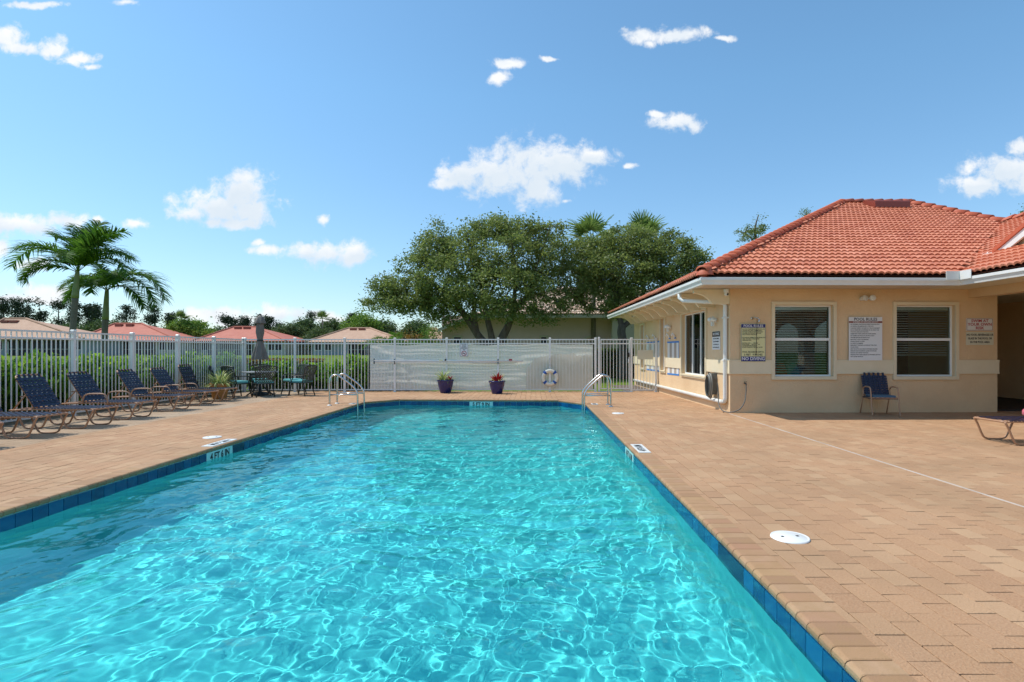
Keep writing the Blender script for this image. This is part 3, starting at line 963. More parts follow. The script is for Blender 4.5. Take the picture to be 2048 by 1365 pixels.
# beam of the entrance porch, its arch and columns
bm_ = MB().box(5.12, 5.38, YW, -0.0, 2.44, TOP)
bm_.build('porch_beam', M_stucco, club)
for yy in (-3.6, -6.6, -9.3):
    MB().box(5.06, 5.44, yy-0.19, yy+0.19, 0, 2.44).build('porch_column', M_cream, club)
ar = MB()
for (ya, yb) in ((-6.41, -3.79), (-9.11, -6.79)):
    n = 14; mid = (ya+yb)/2; rr = (yb-ya)/2
    poly = [(ya, 2.44), (ya, 1.7)] + [(mid - rr*math.cos(math.pi*i/n), 1.7 + 0.62*math.sin(math.pi*i/n)) for i in range(1, n)] + [(yb, 1.7), (yb, 2.44)]
    # concave outline: build as strips
    for i in range(n):
        a = mid - rr*math.cos(math.pi*i/n); b = mid - rr*math.cos(math.pi*(i+1)/n)
        za = 1.7 + 0.62*math.sin(math.pi*i/n); zb_ = 1.7 + 0.62*math.sin(math.pi*(i+1)/n)
        ar.prism([(a, za), (b, zb_), (b, 2.437), (a, 2.437)], 'x', 5.14, 5.36)
ar.build('porch_arch', M_stucco, club)
# entrance doors in the shade
u0 = 6.35
for k_ in range(2):
    d = empty('door'); d.parent = club
    x0 = 6.0 + k_*0.98
    MB().box(x0, x0+0.92, 3.54, 3.598, 0.03, 2.12).build('leaf', M_cream, d)
    for i in range(2):
        xa = x0+0.12+0.38*i
        MB().box(xa, xa+0.28, 3.53, 3.539, 1.75, 1.98).build('light', M_black, d)
        MB().box(xa, xa+0.28, 3.525, 3.539, 0.95, 1.65).build('panel', M_soffit, d)
        MB().box(xa, xa+0.28, 3.525, 3.539, 0.2, 0.8).build('panel', M_soffit, d)

# ---- roof
S_ = 0.476           # slope
E0 = (-OV-0.04, -OV-0.04)
TP = 6.9            # run from eave to peak (plan)
PK = (E0[0]+TP, E0[1]+TP, EZ+S_*TP)
RG = (8.25, E0[1]+TP, PK[2])     # right end of the ridge
VT = (9.02, 3.45, 0)             # top of the valley
VT = (VT[0], VT[1], EZ + S_*(VT[1]-E0[1]))
XI2 = XI - 0.04
roof = empty('roof'); roof.parent = club
rb = MB()
dz_ = -0.03
q = lambda p, z=None: (p[0], p[1], (p[2] if z is None else z) + dz_)
ER = (E0[0], VE+0.8, EZ)
rb.add([q((E0[0], E0[1], EZ)), q((XI2, E0[1], EZ)), q(VT), q(RG), q(PK)], [(0,1,2,3,4)])
rb.add([q((E0[0], E0[1], EZ)), q(PK), q(ER)], [(0,1,2)])
rb.add([q(ER), q(PK), q(RG), q((12, VE+0.8, EZ)), ], [(0,1,2,3)])
WT = (VT[0], YW, VT[2])
rb.add([q((XI2, E0[1], EZ)), q((XI2, YW, EZ)), q(WT), q(VT)], [(0,1,2,3)])
rb.add([q(WT), q((13.6, YW, EZ)), q((13.6, VT[1], EZ)), q(VT)], [(0,1,2,3)])
rb.add([q(VT), q((13.6, VT[1], EZ)), q((12, VE+0.8, EZ)), q(RG)], [(0,1,2,3)])
rb.build('underlay', M_rbase, roof)

def tile_mesh(w, l, tv, waves=2, amp=0.020, seg=5, mt=None):
    n = waves*seg; V = []
    prof = lambda i: amp*abs(math.sin(math.pi*waves*i/n))**0.8*1.7
    for t_, lift in ((-0.012, 0.046), (l+0.03, 0.006)):
        for i in range(n+1): V.append((w*i/n, t_, lift + prof(i)))
    for i in range(n+1): V.append((w*i/n, -0.0125, 0.046 + prof(i)))
    for i in range(n+1): V.append((w*i/n, -0.0105, 0.010 + prof(i)*0.9))
    Fq = []
    for i in range(n):
        Fq.append((i, i+1, n+1+i+1, n+1+i))
        Fq.append((3*(n+1)+i, 3*(n+1)+i+1, 2*(n+1)+i+1, 2*(n+1)+i))
    return np.array(V), np.array(Fq)
def tile_roof(parent, O, U, V_, poly, w, l, mt, n_single, base=None, name='roof_tile', keep=None):
    """O: 3-D origin at the eave, U along the eave, V_ up the slope (unit vectors); poly: clip in (u, v), CCW"""
    N = U.cross(V_).normalized()
    Mb = Matrix(((U.x, V_.x, N.x, O.x), (U.y, V_.y, N.y, O.y), (U.z, V_.z, N.z, O.z), (0,0,0,1)))
    us = [p[0] for p in poly]; vs_ = [p[1] for p in poly]
    res = []
    j = 0; v = min(vs_)
    while v < max(vs_) - l*0.4:
        u = min(us) - 0.0
        while u < max(us):
            if inside(poly, u + w*0.5, v + l*0.35):
                res.append((u, v))
            u += w
        v += l
    vars_ = [mesh_np(name, *tile_mesh(w, l, 0), mt, True, np.full(len(tile_mesh(w,l,0)[0]), k_/7)) for k_ in range(8)] if n_single else []
    Vb, Fb = tile_mesh(w, l, 0)
    Vs, Fs, Ts = [], [], []
    for k_, (u, v) in enumerate(res):
        jz = random.uniform(-0.002, 0.003); jr = random.uniform(-0.006, 0.006)
        if k_ < n_single:
            link(name, random.choice(vars_), parent, M=Mb @ Matrix.Translation((u, v, jz)) @ Matrix.Rotation(jr, 4, 'Z'))
        else:
            Vv = Vb + np.array([u, v, jz])
            Vw = (np.array(Mb.to_3x3()) @ Vv.T).T + np.array(O)
            Fs.append(Fb + len(Vb)*len(Vs)); Vs.append(Vw); Ts.append(np.full(len(Vb), random.random()))
    if Vs:
        link(name + '_courses', mesh_np(name, np.vstack(Vs), np.vstack(Fs), mt, True, np.concatenate(Ts)), parent, kind='stuff')
sl = math.hypot(1, S_)
TW, TL = 0.275, 0.268
# front plane
tile_roof(roof, Vector((E0[0], E0[1], EZ)), Vector((1,0,0)), Vector((0,1/sl,S_/sl)),
          [(0,0),(XI2-E0[0],0),(VT[0]-E0[0],(VT[1]-E0[1])*sl),(RG[0]-E0[0],TP*sl),(PK[0]-E0[0],TP*sl)], TW, TL, M_rooft, 295)
# side plane (eave along y)
LS = ER[1]-E0[1]
tile_roof(roof, Vector((E0[0], ER[1], EZ)), Vector((0,-1,0)), Vector((1/sl,0,S_/sl)),
          [(0,0),(LS,0),(LS-TP,TP*sl)], TW, TL, M_rooft, 0)
# wing plane (faces the pool)
wz = (VT[2]-EZ)/(VT[0]-XI2); swl = math.hypot(1, wz)
LW = E0[1]-YW
tile_roof(roof, Vector((XI2, E0[1], EZ)), Vector((0,-1,0)), Vector((1/swl,0,wz/swl)),
          [(0,0),(LW,0),(LW,(VT[0]-XI2)*swl),(-(VT[1]-E0[1]),(VT[0]-XI2)*swl)], TW, TL, M_rooft, 0)
# hip and ridge tiles
def barrel(a, b, step=0.30, r=0.115, start=0.0):
    a, b = Vector(a), Vector(b); d = b-a; L_ = d.length; d.normalize()
    side = d.cross(Vector((0,0,1))).normalized(); up = side.cross(d)
    n = int(L_/step)
    MB().tube([a-Vector((0,0,0.02)), b-Vector((0,0,0.02))], 0.085, 8).build('ridge_mortar', M_ridge, roof, tintv=0.2)
    me = []
    for tv in (0.0, 0.35, 0.7, 1.0):
        vs = []; fs = []; K = 9
        for (t_, rr, lf) in ((-0.02, r*1.12, 0.03), (step+0.04, r*0.92, 0.0)):
            for i in range(K+1):
                an = math.pi*i/K
                vs.append((math.cos(an)*rr, t_, math.sin(an)*rr*0.85+lf))
        for i in range(K): fs.append((i, i+1, K+1+i+1, K+1+i))
        for i in range(K+1):
            an = math.pi*i/K; vs.append((math.cos(an)*(r*0.95), -0.02, math.sin(an)*r*0.68+0.025))
        for i in range(K): fs.append((2*(K+1)+i, 2*(K+1)+i+1, i+1, i))
        me.append(MB().add(vs, fs).mesh('ridge_tile', M_ridge, True, tv))
    for k_ in range(n+1):
        p = a + d*(k_*step+start)
        M = Matrix(((side.x, d.x, up.x, p.x), (side.y, d.y, up.y, p.y), (side.z, d.z, up.z, p.z), (0,0,0,1)))
        link('ridge_tile', random.choice(me), roof, M=M @ Matrix.Rotation(random.uniform(-0.03,0.03), 4, 'Z'))
zr = 0.035
barrel((E0[0]-0.02, E0[1]-0.02, EZ+zr), (PK[0], PK[1], PK[2]+zr))
barrel((RG[0], RG[1], RG[2]+zr), (PK[0], PK[1], PK[2]+zr), 0.32)
barrel((VT[0], VT[1], VT[2]+zr), (RG[0], RG[1], RG[2]+zr), 0.36)
barrel((WT[0], WT[1], WT[2]+zr), (VT[0], VT[1], VT[2]+zr), 0.36)
MB().lathe([(0.17,-0.02),(0.16,0.04),(0.12,0.09),(0.06,0.12),(0.001,0.13)], 16, (E0[0]+0.05, E0[1]+0.05, EZ+0.0)).build('hip_end_cap', M_ridge, roof, True, tintv=0.5)
# low vent near the ridge
vy = PK[1]-0.55; vz = EZ+S_*(vy-E0[1])
MB().prism([(vy-0.30, vz-0.06), (vy-0.30, vz+0.12), (vy-0.25, vz+0.155), (vy+0.30, vz+0.30), (vy+0.30, vz+0.1)], 'x', 6.55, 7.65).build('roof_vent', M_signb, roof)
# small gable standing on the wing roof, facing the pool
gb = empty('gable'); gb.parent = club
def wz_at(x): return EZ + wz*(x-XI2)
gxf = 5.46; zg_ = wz_at(gxf)
yl, ya_, yr_ = -0.30, -2.7, -5.1; rise = 0.56*(yl-ya_)
xr_ = VT[0]
MB().prism([(yl, zg_-0.05), (ya_, zg_+rise-0.02), (yr_, zg_-0.05)], 'x', gxf+0.14, gxf+0.3).build('gable_wall', M_cream, gb)
for (p, q_) in ((yl+0.06, ya_), (yr_-0.06, ya_)):
    zp_ = zg_+0.02
    MB().prism([(p, zp_), (q_, zg_+rise+0.02), (q_, zg_+rise-0.16), (p, zp_-0.15)], 'x', gxf, gxf+0.05).build('rake_board', M_white, gb)
    MB().prism([(p, zp_+0.005), (q_, zg_+rise+0.025), (q_, zg_+rise+0.11), (p, zp_+0.09)], 'x', gxf-0.03, gxf+3.2).build('gable_tiles', M_ridge, gb, tintv=0.6)
MB().box(gxf-0.02, gxf+0.10, yl+0.03, yl+0.30, zg_-0.10, zg_+0.07).build('gutter_end', M_white, gb)

# ------------------------------------------------------------------ signs on the clubhouse
def onfront(px_, py_, d=0.0):
    u, z = Fr(px_, py_); return BM @ Matrix.Translation((u, -d, z))
def onside(px_, py_, d=0.0):
    v, z = Sd(px_, py_); return BM @ Matrix.Translation((-d, v, z)) @ Matrix.Rotation(R(-90), 4, 'Z')
def board(name, label, M, w, h, mt, t=0.006, edge=None):
    r_ = empty(name, label, 'sign', M=M)
    MB().bbox(-w/2, w/2, -t, 0, -h/2, h/2, 0.0005).build('board', mt, r_)
    if edge:
        m = MB(); e = 0.008
        for (a, b, c, d) in ((-w/2+e, w/2-e, h/2-2*e, h/2-e), (-w/2+e, w/2-e, -h/2+e, -h/2+2*e), (-w/2+e, -w/2+2*e, -h/2+2*e, h/2-2*e), (w/2-2*e, w/2-e, -h/2+2*e, h/2-2*e)):
            m.box(a, b, -t-0.0015, -t+0.001, c, d)
        m.build('border', edge, r_)
    return r_
f2 = lambda x0, y0, x1, y1: (Fr(x1, y0)[0]-Fr(x0, y0)[0], Fr(x0, y0)[1]-Fr(x0, y1)[1])
# yellow pool rules
w, h = f2(1480, 648, 1530, 724)
s = board('pool_rules_sign', 'yellow POOL RULES sign with navy heading and NO DIVING below, left of the windows', onfront(1505, 686, 0.032), w, h, M_signy, edge=M_signn)
MB().box(-w/2+0.012, w/2-0.012, -0.0085, -0.0055, h/2-0.085, h/2-0.012).build('heading_panel', M_signn, s)
MB().box(-w/2+0.012, w/2-0.012, -0.0085, -0.0055, -h/2+0.012, -h/2+0.112).build('heading_panel', M_signn, s)
text('POOL RULES', 0.074, M_signw, s, 0, h/2-0.049, -0.0095, bold=0.014, sx=1.0)
text('NO DIVING', 0.098, M_signw, s, 0, -h/2+0.063, -0.0095, bold=0.014, sx=0.96)
L1 = ['. NO FOOD OR BEVERAGES IN THE POOL OR', '  ON POOL WET DECK. COMMERCIALLY', '  BOTTLED WATER IN PLASTIC BOTTLES IS', '  ALLOWED ON THE POOL DECK FOR', '  POOL PATRON HYDRATION', '',
      '. NO GLASS OR ANIMALS IN THE FENCED POOL', '  AREA OR 50 FEET OF DECK FROM', '  UNFENCED POOL', '', '. BATHING LOAD ____ PERSONS', '. POOL HOURS ___ A.M. TO ___ P.M.', '. SHOWER BEFORE ENTERING', '. DO NOT SWALLOW THE POOL WATER']
for i, l_ in enumerate(L1):
    if l_: text(l_, 0.029, M_ink, s, -w/2+0.02, h/2-0.115-i*0.0295, -0.0075, 'LEFT', 0.02, 0.82)
text('POOL MAXIMUM DEPTH:', 0.048, M_ink, s, 0, -h/2+0.205, -0.0075, sx=0.86, bold=0.01)
text('5 FEET   9 INCHES', 0.055, M_ink, s, 0, -h/2+0.147, -0.0075, sx=0.9, bold=0.02)
# white pool rules
w, h = f2(1695.5, 635, 1762, 721.5)
s = board('pool_rules_sign', 'large white POOL RULES sign with a brown-red warning stripe, between the two front windows', onfront(1728.7, 678, 0.035), w, h, M_signw)
MB().box(-w/2+0.002, w/2-0.002, -0.0085, -0.0055, h/2-0.125, h/2-0.088).build('warning_stripe', M_signb, s)
text('POOL RULES', 0.084, M_ink, s, 0, h/2-0.05, -0.0085, bold=0.014, sx=1.05)
text('WARNING: NO LIFEGUARD ON DUTY', 0.030, M_signw, s, 0, h/2-0.107, -0.0095, bold=0.02, sx=1.05)
L2 = ['- NO RUNNING, BOISTEROUS NOISE OR ROUGH PLAY', '- NO DIVING OR JUMPING INTO THE POOL', '- CHILDREN UNDER THE AGE OF 15 YRS OF AGE MUST', '  BE ACCOMPANIED & SUPERVISED BY AN ADULT ON', '  THE POOL DECK & IN THE POOL', '- BABIES MUST WEAR APPROVED SWIM DIAPERS', '- NO ANIMALS IN POOL OR ON POOL DECK', '- SHOWER BEFORE ENTERING POOL', '- MAX POOL LOAD IS 34 PERSONS', '- HOURS: DAWN TO DUSK', '- NO NIGHT SWIMMING', '- EMERGENCY PHONE IS LOCATED BY THE CLUB', '  HOUSE DOOR', '- FIRST AID KIT IS LOCATED IN KITCHEN DRAWER', '- PERSONS WITH DIARRHEA ILLNESS OR NAUSEA', '  SHOULD NOT ENTER THE POOL', '- PERSONS WITH OPEN LESIONS OR WOUNDS SHOULD', '  NOT ENTER THE POOL']
for i, l_ in enumerate(L2):
    text(l_, 0.0265, M_ink, s, -w/2+0.02, h/2-0.155-i*0.0402, -0.0075, 'LEFT', 0.02, 0.98)
# swim at your own risk
w, h = f2(1932, 637, 1985.5, 662)
s = board('warning_sign', 'white SWIM AT YOUR OWN RISK sign in red letters, right end of the front wall', onfront(1958.7, 649.5, 0.004), w, h, M_signw, edge=M_signb)
for i, l_ in enumerate(['SWIM AT', 'YOUR OWN', 'RISK']):
    text(l_, 0.084, M_signr, s, 0, 0.075-i*0.076, -0.0085, bold=0.02, sx=1.1)
w, h = f2(1931.5, 664.5, 1986.5, 690.5)
s = board('notice_sign', 'cream NO FOOD, BEVERAGES OR GLASS sign right below the SWIM AT YOUR OWN RISK sign', onfront(1959, 677.5, 0.004), w, h, M_signc)
for i, l_ in enumerate(['NO FOOD, BEVERAGES OR', 'GLASS IN THE POOL OR', 'IN THE POOL AREA']):
    text(l_, 0.060, M_ink, s, 0, 0.078-i*0.078, -0.0078, bold=0.02, sx=0.80)
# no diving, side wall
v0, zt_ = Sd(1425.5, 663); v1, _z = Sd(1441, 663); _v, zb_ = Sd(1433, 699.5)
w = v0-v1; h = Sd(1433, 663)[1]-zb_
s = board('no_diving_sign', 'tall narrow NO DIVING sign on the sunlit side wall by the downspout', onside(1433, 681.5, 0.004), w, h, M_signw)
MB().box(-w/2+0.004, w/2-0.004, -0.0085, -0.0055, h/2-0.12, h/2-0.004).build('heading_panel', M_ink, s)
text('NO DIVING', 0.085, M_signw, s, 0, h/2-0.062, -0.0095, bold=0.02, sx=w/0.56)
for i, l_ in enumerate(['NO FOOD, DRINKS,', 'GLASS OR ANIMALS', 'IN THE POOL OR', 'ON THE POOL DECK']):
    text(l_, 0.042, M_ink, s, 0, h/2-0.165-i*0.066, -0.0075, bold=0.01, sx=w/0.50)
# ------------------------------------------------------------------ fittings on the walls
fl = empty('flood_light', 'twin white flood light between the front windows under the eave', 'light', M=onfront(1731.5, 597, 0.0))
MB().lathe([(0.001,0.03),(0.05,0.03),(0.055,0.0)], 16).build('mounting_plate', M_white, fl, True).rotation_euler = (R(90), 0, 0)
for s_ in (-1, 1):
    M = Matrix.Translation((s_*0.085, -0.10, 0.0)) @ Matrix.Rotation(R(-15*s_), 4, 'Z') @ Matrix.Rotation(R(80), 4, 'X')
    MB().lathe([(0.03,-0.11),(0.045,-0.08),(0.058,0.0),(0.062,0.01),(0.055,0.012),(0.001,0.02)], 18).build('lamp_head', M_white, fl, True, M=M)
    MB().tube([(0,-0.03,0),(s_*0.06,-0.05,0.0)], 0.014, 8).build('arm', M_white, fl)
def walllamp(px_, py_, label):
    r_ = empty('wall_lamp', label, 'light', M=onside(px_, py_, 0.0), group='white lamps on the side wall')
    MB().lathe([(0.001,0.035),(0.045,0.035),(0.06,0.0)], 14).build('mounting_plate', M_white, r_, True).rotation_euler = (R(90), 0, 0)
    for s_ in (-1, 1):
        M = Matrix.Translation((s_*0.085, -0.12, 0.03)) @ Matrix.Rotation(R(-25*s_), 4, 'Z') @ Matrix.Rotation(R(65), 4, 'X')
        MB().lathe([(0.03,-0.10),(0.045,-0.07),(0.056,0.0),(0.05,0.01),(0.001,0.015)], 14).build('lamp_head', M_white, r_, True, M=M)
    MB().box(-0.03, 0.03, -0.11, -0.05, -0.13, -0.03).build('sensor', M_white, r_)
walllamp(1432, 641, 'white twin wall lamp above the NO DIVING sign')
walllamp(1341, 655, 'white twin wall lamp between the large and the narrow side window')
for px_, py_, lb in ((1453, 574, 'white dome security camera at the corner under the eave'),):
    r_ = empty('security_camera', lb, 'camera', M=BM @ Matrix.Translation((-0.12, -0.10, 2.50)))
    MB().lathe([(0.055,0.10),(0.055,0.06),(0.05,0.03),(0.001,0.03)], 16).build('base', M_white, r_, True)
    MB().lathe([(0.001,-0.045),(0.03,-0.035),(0.047,0.0),(0.03,0.035),(0.001,0.045)], 16, (0,0,0)).build('housing', M_white, r_, True)
    MB().lathe([(0.001,0.0),(0.022,0.002),(0.026,0.014)], 12).build('lens', M_black, r_, True, M=Matrix.Translation((0.015,-0.046,-0.006)) @ Matrix.Rotation(R(-90), 4, 'X'))
for k_, v in enumerate((5.2, 7.4)):
    r_ = empty('security_camera', 'small bullet camera under the side eave ' + ('nearer the corner' if k_ == 0 else 'near the far end'), 'camera', M=BM @ Matrix.Translation((-0.42, v, 2.56)))
    MB().box(-0.03, 0.03, -0.03, 0.03, 0, 0.05).build('base', M_white, r_)
    MB().tube([(0.02,0,-0.02),(-0.12,-0.04,-0.05)], 0.028, 10).build('housing', M_white, r_, True)
    MB().tube([(-0.121,-0.0402,-0.0502),(-0.128,-0.042,-0.0515)], 0.02, 10).build('lens', M_black, r_)
# shower spout with a dark cord
M = onfront(1504, 637, 0.0)
r_ = empty('shower_head', 'small metal outdoor shower head with a dark pull cord above the yellow sign', 'shower head', M=M)
MB().lathe([(0.03,0.0),(0.028,0.015),(0.001,0.018)], 14).build('flange', M_steel, r_, True, M=Matrix.Rotation(R(90), 4, 'X'))
MB().tube([(0,-0.01,0),(0.03,-0.06,0.012),(0.07,-0.12,0.0),(0.085,-0.14,-0.03)], 0.013, 8).build('arm', M_steel, r_, True)
MB().lathe([(0.014,0.0),(0.02,-0.03),(0.032,-0.06),(0.001,-0.062)], 14, (0.087,-0.142,-0.03)).build('rose', M_steel, r_, True)
MB().tube([(0.062,-0.11,-0.01),(0.058,-0.10,-0.3),(0.055,-0.07,-0.78)], 0.0055, 6).build('cord', M_black, r_)
# blue-taped papers masking the wall around two spigots
def taped(xa, xb, label):
    v0 = Sd(xa, 700)[0]; v1 = Sd(xb, 700)[0]; w = v0-v1
    r_ = empty('masking_paper', label, 'masking paper', M=onside((xa+xb)/2, 703, 0.0), group='taped masking papers on the side wall')
    zt = Sd(xb, 684)[1]-Sd((xa+xb)/2, 703)[1]
    hs = [(zt, zt-0.50), (zt-0.60, zt-0.93)]
    for (a, b) in hs:
        for k_ in range(5):
            MB().box(-w/2+w*k_/5, -w/2+w*(k_+1)/5, -0.0045-0.001*(k_ % 2), -0.001, b+0.01, a-0.01).build('sheet', M_greyp if k_ % 2 == 1 else M_paper, r_)
        for zz in (a, b):
            MB().box(-w/2-0.03, w/2+0.03, -0.0085, -0.0062, zz-0.022, zz+0.022, Matrix.Rotation(R(random.uniform(-1,1)), 4, 'Y')).build('tape_strip', M_tape, r_)
        MB().box(w/2-0.01, w/2+0.022, -0.0095, -0.0088, b, a).build('tape_strip', M_tape, r_)
    for k_ in range(2):
        xx = -w/4 + w*k_*0.5
        MB().tube([(xx,-0.02,zt+0.10),(xx,-0.06,zt+0.20),(xx-0.05,-0.09,zt+0.24),(xx-0.09,-0.10,zt+0.18)], 0.025, 8).build('wrapped_spout', M_paper, r_, True)
        MB().tube([(xx,-0.019,zt+0.095),(xx,-0.025,zt+0.125)], 0.032, 8).build('tape_strip', M_tape, r_)
taped(1335, 1357.5, 'blue-taped paper squares on the side wall between the big and the narrow window')
taped(1292.5, 1318, 'blue-taped paper squares on the far part of the side wall behind the gate')
# hose reel
M = onside(1431.5, 768, 0.0)
r_ = empty('hose_holder', 'dark hose holder with a coiled grey hose on the side wall by the corner', 'hose holder', M=M)
MB().prism([(-0.14,-0.24),(-0.17,-0.1),(-0.17,0.14),(-0.10,0.24),(0.08,0.24),(0.12,0.12),(0.12,-0.12),(0.05,-0.24)], 'y', -0.12, -0.001).build('case', M_hose, r_)
MB().box(-0.11, 0.06, -0.127, -0.119, -0.10, 0.17).build('front_panel', M_hosel, r_)
MB().tube([(-0.12,-0.13,0.2),(-0.02,-0.15,0.26),(0.08,-0.13,0.2)], 0.014, 8).build('handle', M_black, r_, True)
for k_ in range(5):
    rr = 0.25-0.012*k_; pts = []
    for i in range(33):
        a = 2*math.pi*i/32
        pts.append((0.03+0.008*k_+0.66*rr*math.cos(a), -0.135-0.02*k_, -0.04+1.15*rr*math.sin(a)))
    MB().tube(pts, 0.0115, 7, caps=False).build('hose_loop', M_hosel if k_ % 2 else M_hose, r_, True)
# hose from the holder around the corner to a spigot
su, sz_ = Fr(1489, 768)
pts = [(-0.16, 0.30, 0.62), (-0.15, 0.28, 0.35), (-0.17, 0.18, 0.16), (-0.16, 0.0, 0.05), (-0.06, -0.16, 0.03), (0.10, -0.22, 0.09), (0.22, -0.2, 0.24), (su-0.02, -0.12, sz_-0.18), (su, -0.08, sz_-0.02)]
def smooth_path(pts, n=6):
    pts = [Vector(p) for p in pts]; res = []
    for i in range(len(pts)-1):
        p0 = pts[max(i-1,0)]; p1 = pts[i]; p2 = pts[i+1]; p3 = pts[min(i+2, len(pts)-1)]
        for k_ in range(n):
            t = k_/n
            res.append(0.5*((2*p1)+(-p0+p2)*t+(2*p0-5*p1+4*p2-p3)*t*t+(-p0+3*p1-3*p2+p3)*t**3))
    res.append(pts[-1]); return res
MB().tube(smooth_path(pts), 0.0115, 8).build('garden_hose', M_hose, None, True, M=BM.copy(), label='grey hose hanging from the holder round the corner to the wall tap', category='hose')
r_ = empty('wall_tap', 'small dark tap low on the front wall near the corner', 'tap', M=onfront(1489, 767, 0))
MB().tube([(0,0,0),(0,-0.07,0),(0,-0.085,-0.03)], 0.014, 8).build('spout', M_hose, r_, True)
MB().lathe([(0.001,0.008),(0.03,0.006),(0.03,-0.002),(0.001,-0.004)], 10, (0,-0.05,0.03)).build('handle', M_hose, r_, True)
# ------------------------------------------------------------------ fences
PH, TR1, TR2, BR = 1.735, 1.675, 1.545, 0.065
def fence(name, label, posts, M, heights=None, skip_rails=(), npk=15, group='white picket fence runs'):
    """posts: list of x positions along local x"""
    r_ = empty(name, label, 'fence', M=M, group=None)
    pm = MB().bbox(-0.032, 0.032, -0.032, 0.032, 0, PH-0.03, 0.001)
    pm.bbox(-0.040, 0.040, -0.040, 0.040, PH-0.03, PH, 0.012)
    pm.box(-0.05, 0.05, -0.05, 0.05, -0.02, 0.008)
    pmesh = pm.mesh('post', M_fence)
    kmesh = MB().box(-0.008, 0.008, -0.008, 0.008, BR, TR1-0.02).mesh('picket', M_fence)
    for x in posts: link('post', pmesh, r_, loc=(x, 0, 0))
    for a, b in zip(posts[:-1], posts[1:]):
        if b-a < 0.2: continue
        for z in (TR1, TR2, BR):
            MB().box(a+0.032, b-0.032, -0.0165, 0.0165, z-0.017, z+0.017).build('rail', M_fence, r_)
        n = max(2, round((b-a)/0.104))
        for k_ in range(1, n):
            link('picket', kmesh, r_, loc=(a+(b-a)*k_/n, 0, 0))
    return r_
Zb = 17.5
bx = [(p-CX)*Zb/F for p in (490, 590, 689.5, 789.7, 893.4, 996.3, 1099.7, 1190.8)]
fence('picket_fence', 'long white picket fence across the far end of the pool deck', bx, Matrix.Translation((0, Zb, 0)))
ly = [Zb-0.0]
while ly[-1] > 6.0: ly.append(ly[-1]-1.62)
fence('picket_fence', 'white picket fence behind the row of loungers on the left', [-(y-Zb) for y in ly], Matrix.Translation((bx[0]-0.05, Zb, 0)) @ Matrix.Rotation(R(-90), 4, 'Z'))
xg0 = (1196-CX)*Zb/F; xg1 = (1262.5-CX)*Zb/F
# gate
gt = empty('gate', 'white picket gate with a black latch between the tarp and the clubhouse', 'gate', (0, Zb, 0))
MB().bbox(xg0-0.0, xg0+0.06, -0.03, 0.03, 0, PH+0.02, 0.006).build('hinge_post', M_fence, gt)
xa, xb = xg0+0.08, xg1-0.05
for z in (TR1, TR2, 0.10):
    MB().box(xa+0.03, xb-0.03, -0.018, 0.018, z-0.018, z+0.018).build('rail', M_fence, gt)
for x in (xa, xb-0.03):
    MB().box(x, x+0.03, -0.018, 0.018, 0.08, TR1+0.02).build('stile', M_fence, gt)
km = MB().box(-0.008, 0.008, -0.008, 0.008, 0.10, TR1-0.02).mesh('picket', M_fence)
n = round((xb-xa)/0.104)
for k_ in range(1, n): link('picket', km, gt, loc=(xa+(xb-xa)*k_/n, 0, 0))
MB().box(xb-0.06, xb-0.02, -0.05, -0.019, 1.12, 1.26).build('latch', M_black, gt)
MB().tube([(xb-0.05,-0.03,0.93),(xb-0.05,-0.07,0.95),(xb-0.05,-0.07,1.03),(xb-0.05,-0.03,1.05)], 0.012, 6).build('handle', M_fence, gt)
MB().box(xa-0.03, xb, -0.02, 0.03, 0.0, 0.03).build('threshold', M_fence, gt)
wx = 4.17 - (Zb-11.5)*math.sin(th) - 0.03
fence('picket_fence', 'short white picket fence panel between the gate and the clubhouse wall', [xg1, wx-0.03], Matrix.Translation((0, Zb-0.02, 0)))
# beige plate on that panel
r_ = empty('beige_plate', 'blank beige plate hung on the short fence panel beside the gate', 'plate', (3.62, Zb-0.04, 1.19))
MB().bbox(-0.26, 0.24, -0.012, 0, -0.15, 0.15, 0.001).build('board', M_signc, r_)
# rules plate with the no-smoking mark, on the back fence
P1_ = P(919.5, 688, Zb-0.035); P2_ = P(936.3, 713.6, Zb-0.035)
cxs, czs = (P1_.x+P2_.x)/2, (P1_.z+P2_.z)/2; w, h = P2_.x-P1_.x, P1_.z-P2_.z
r_ = board('no_smoking_sign', 'small grey-framed no smoking sign wired to the back fence above the blue pots', Matrix.Translation((cxs, Zb-0.022, czs)), w, h, M_signw, edge=M_inkg)
for i, l_ in enumerate(['THIS AREA', 'HAS BEEN', 'DESIGNATED', 'NON SMOKING', 'AREA']):
    text(l_, 0.034, M_inkg, r_, 0, h/2-0.04-i*0.038, -0.0078, bold=0.02, sx=0.85)
ring = MB(); pts = [(0.075*math.cos(2*math.pi*i/24), -0.0085, -0.105+0.075*math.sin(2*math.pi*i/24)) for i in range(25)]
ring.tube(pts, 0.008, 4, caps=False).build('red_circle', M_signr, r_)
MB().tube([(-0.05,-0.0088,-0.055),(0.05,-0.0088,-0.155)], 0.007, 4).build('red_slash', M_signr, r_)
MB().box(-0.05, 0.04, -0.0085, -0.006, -0.115, -0.099).build('cigarette_mark', M_ink, r_)

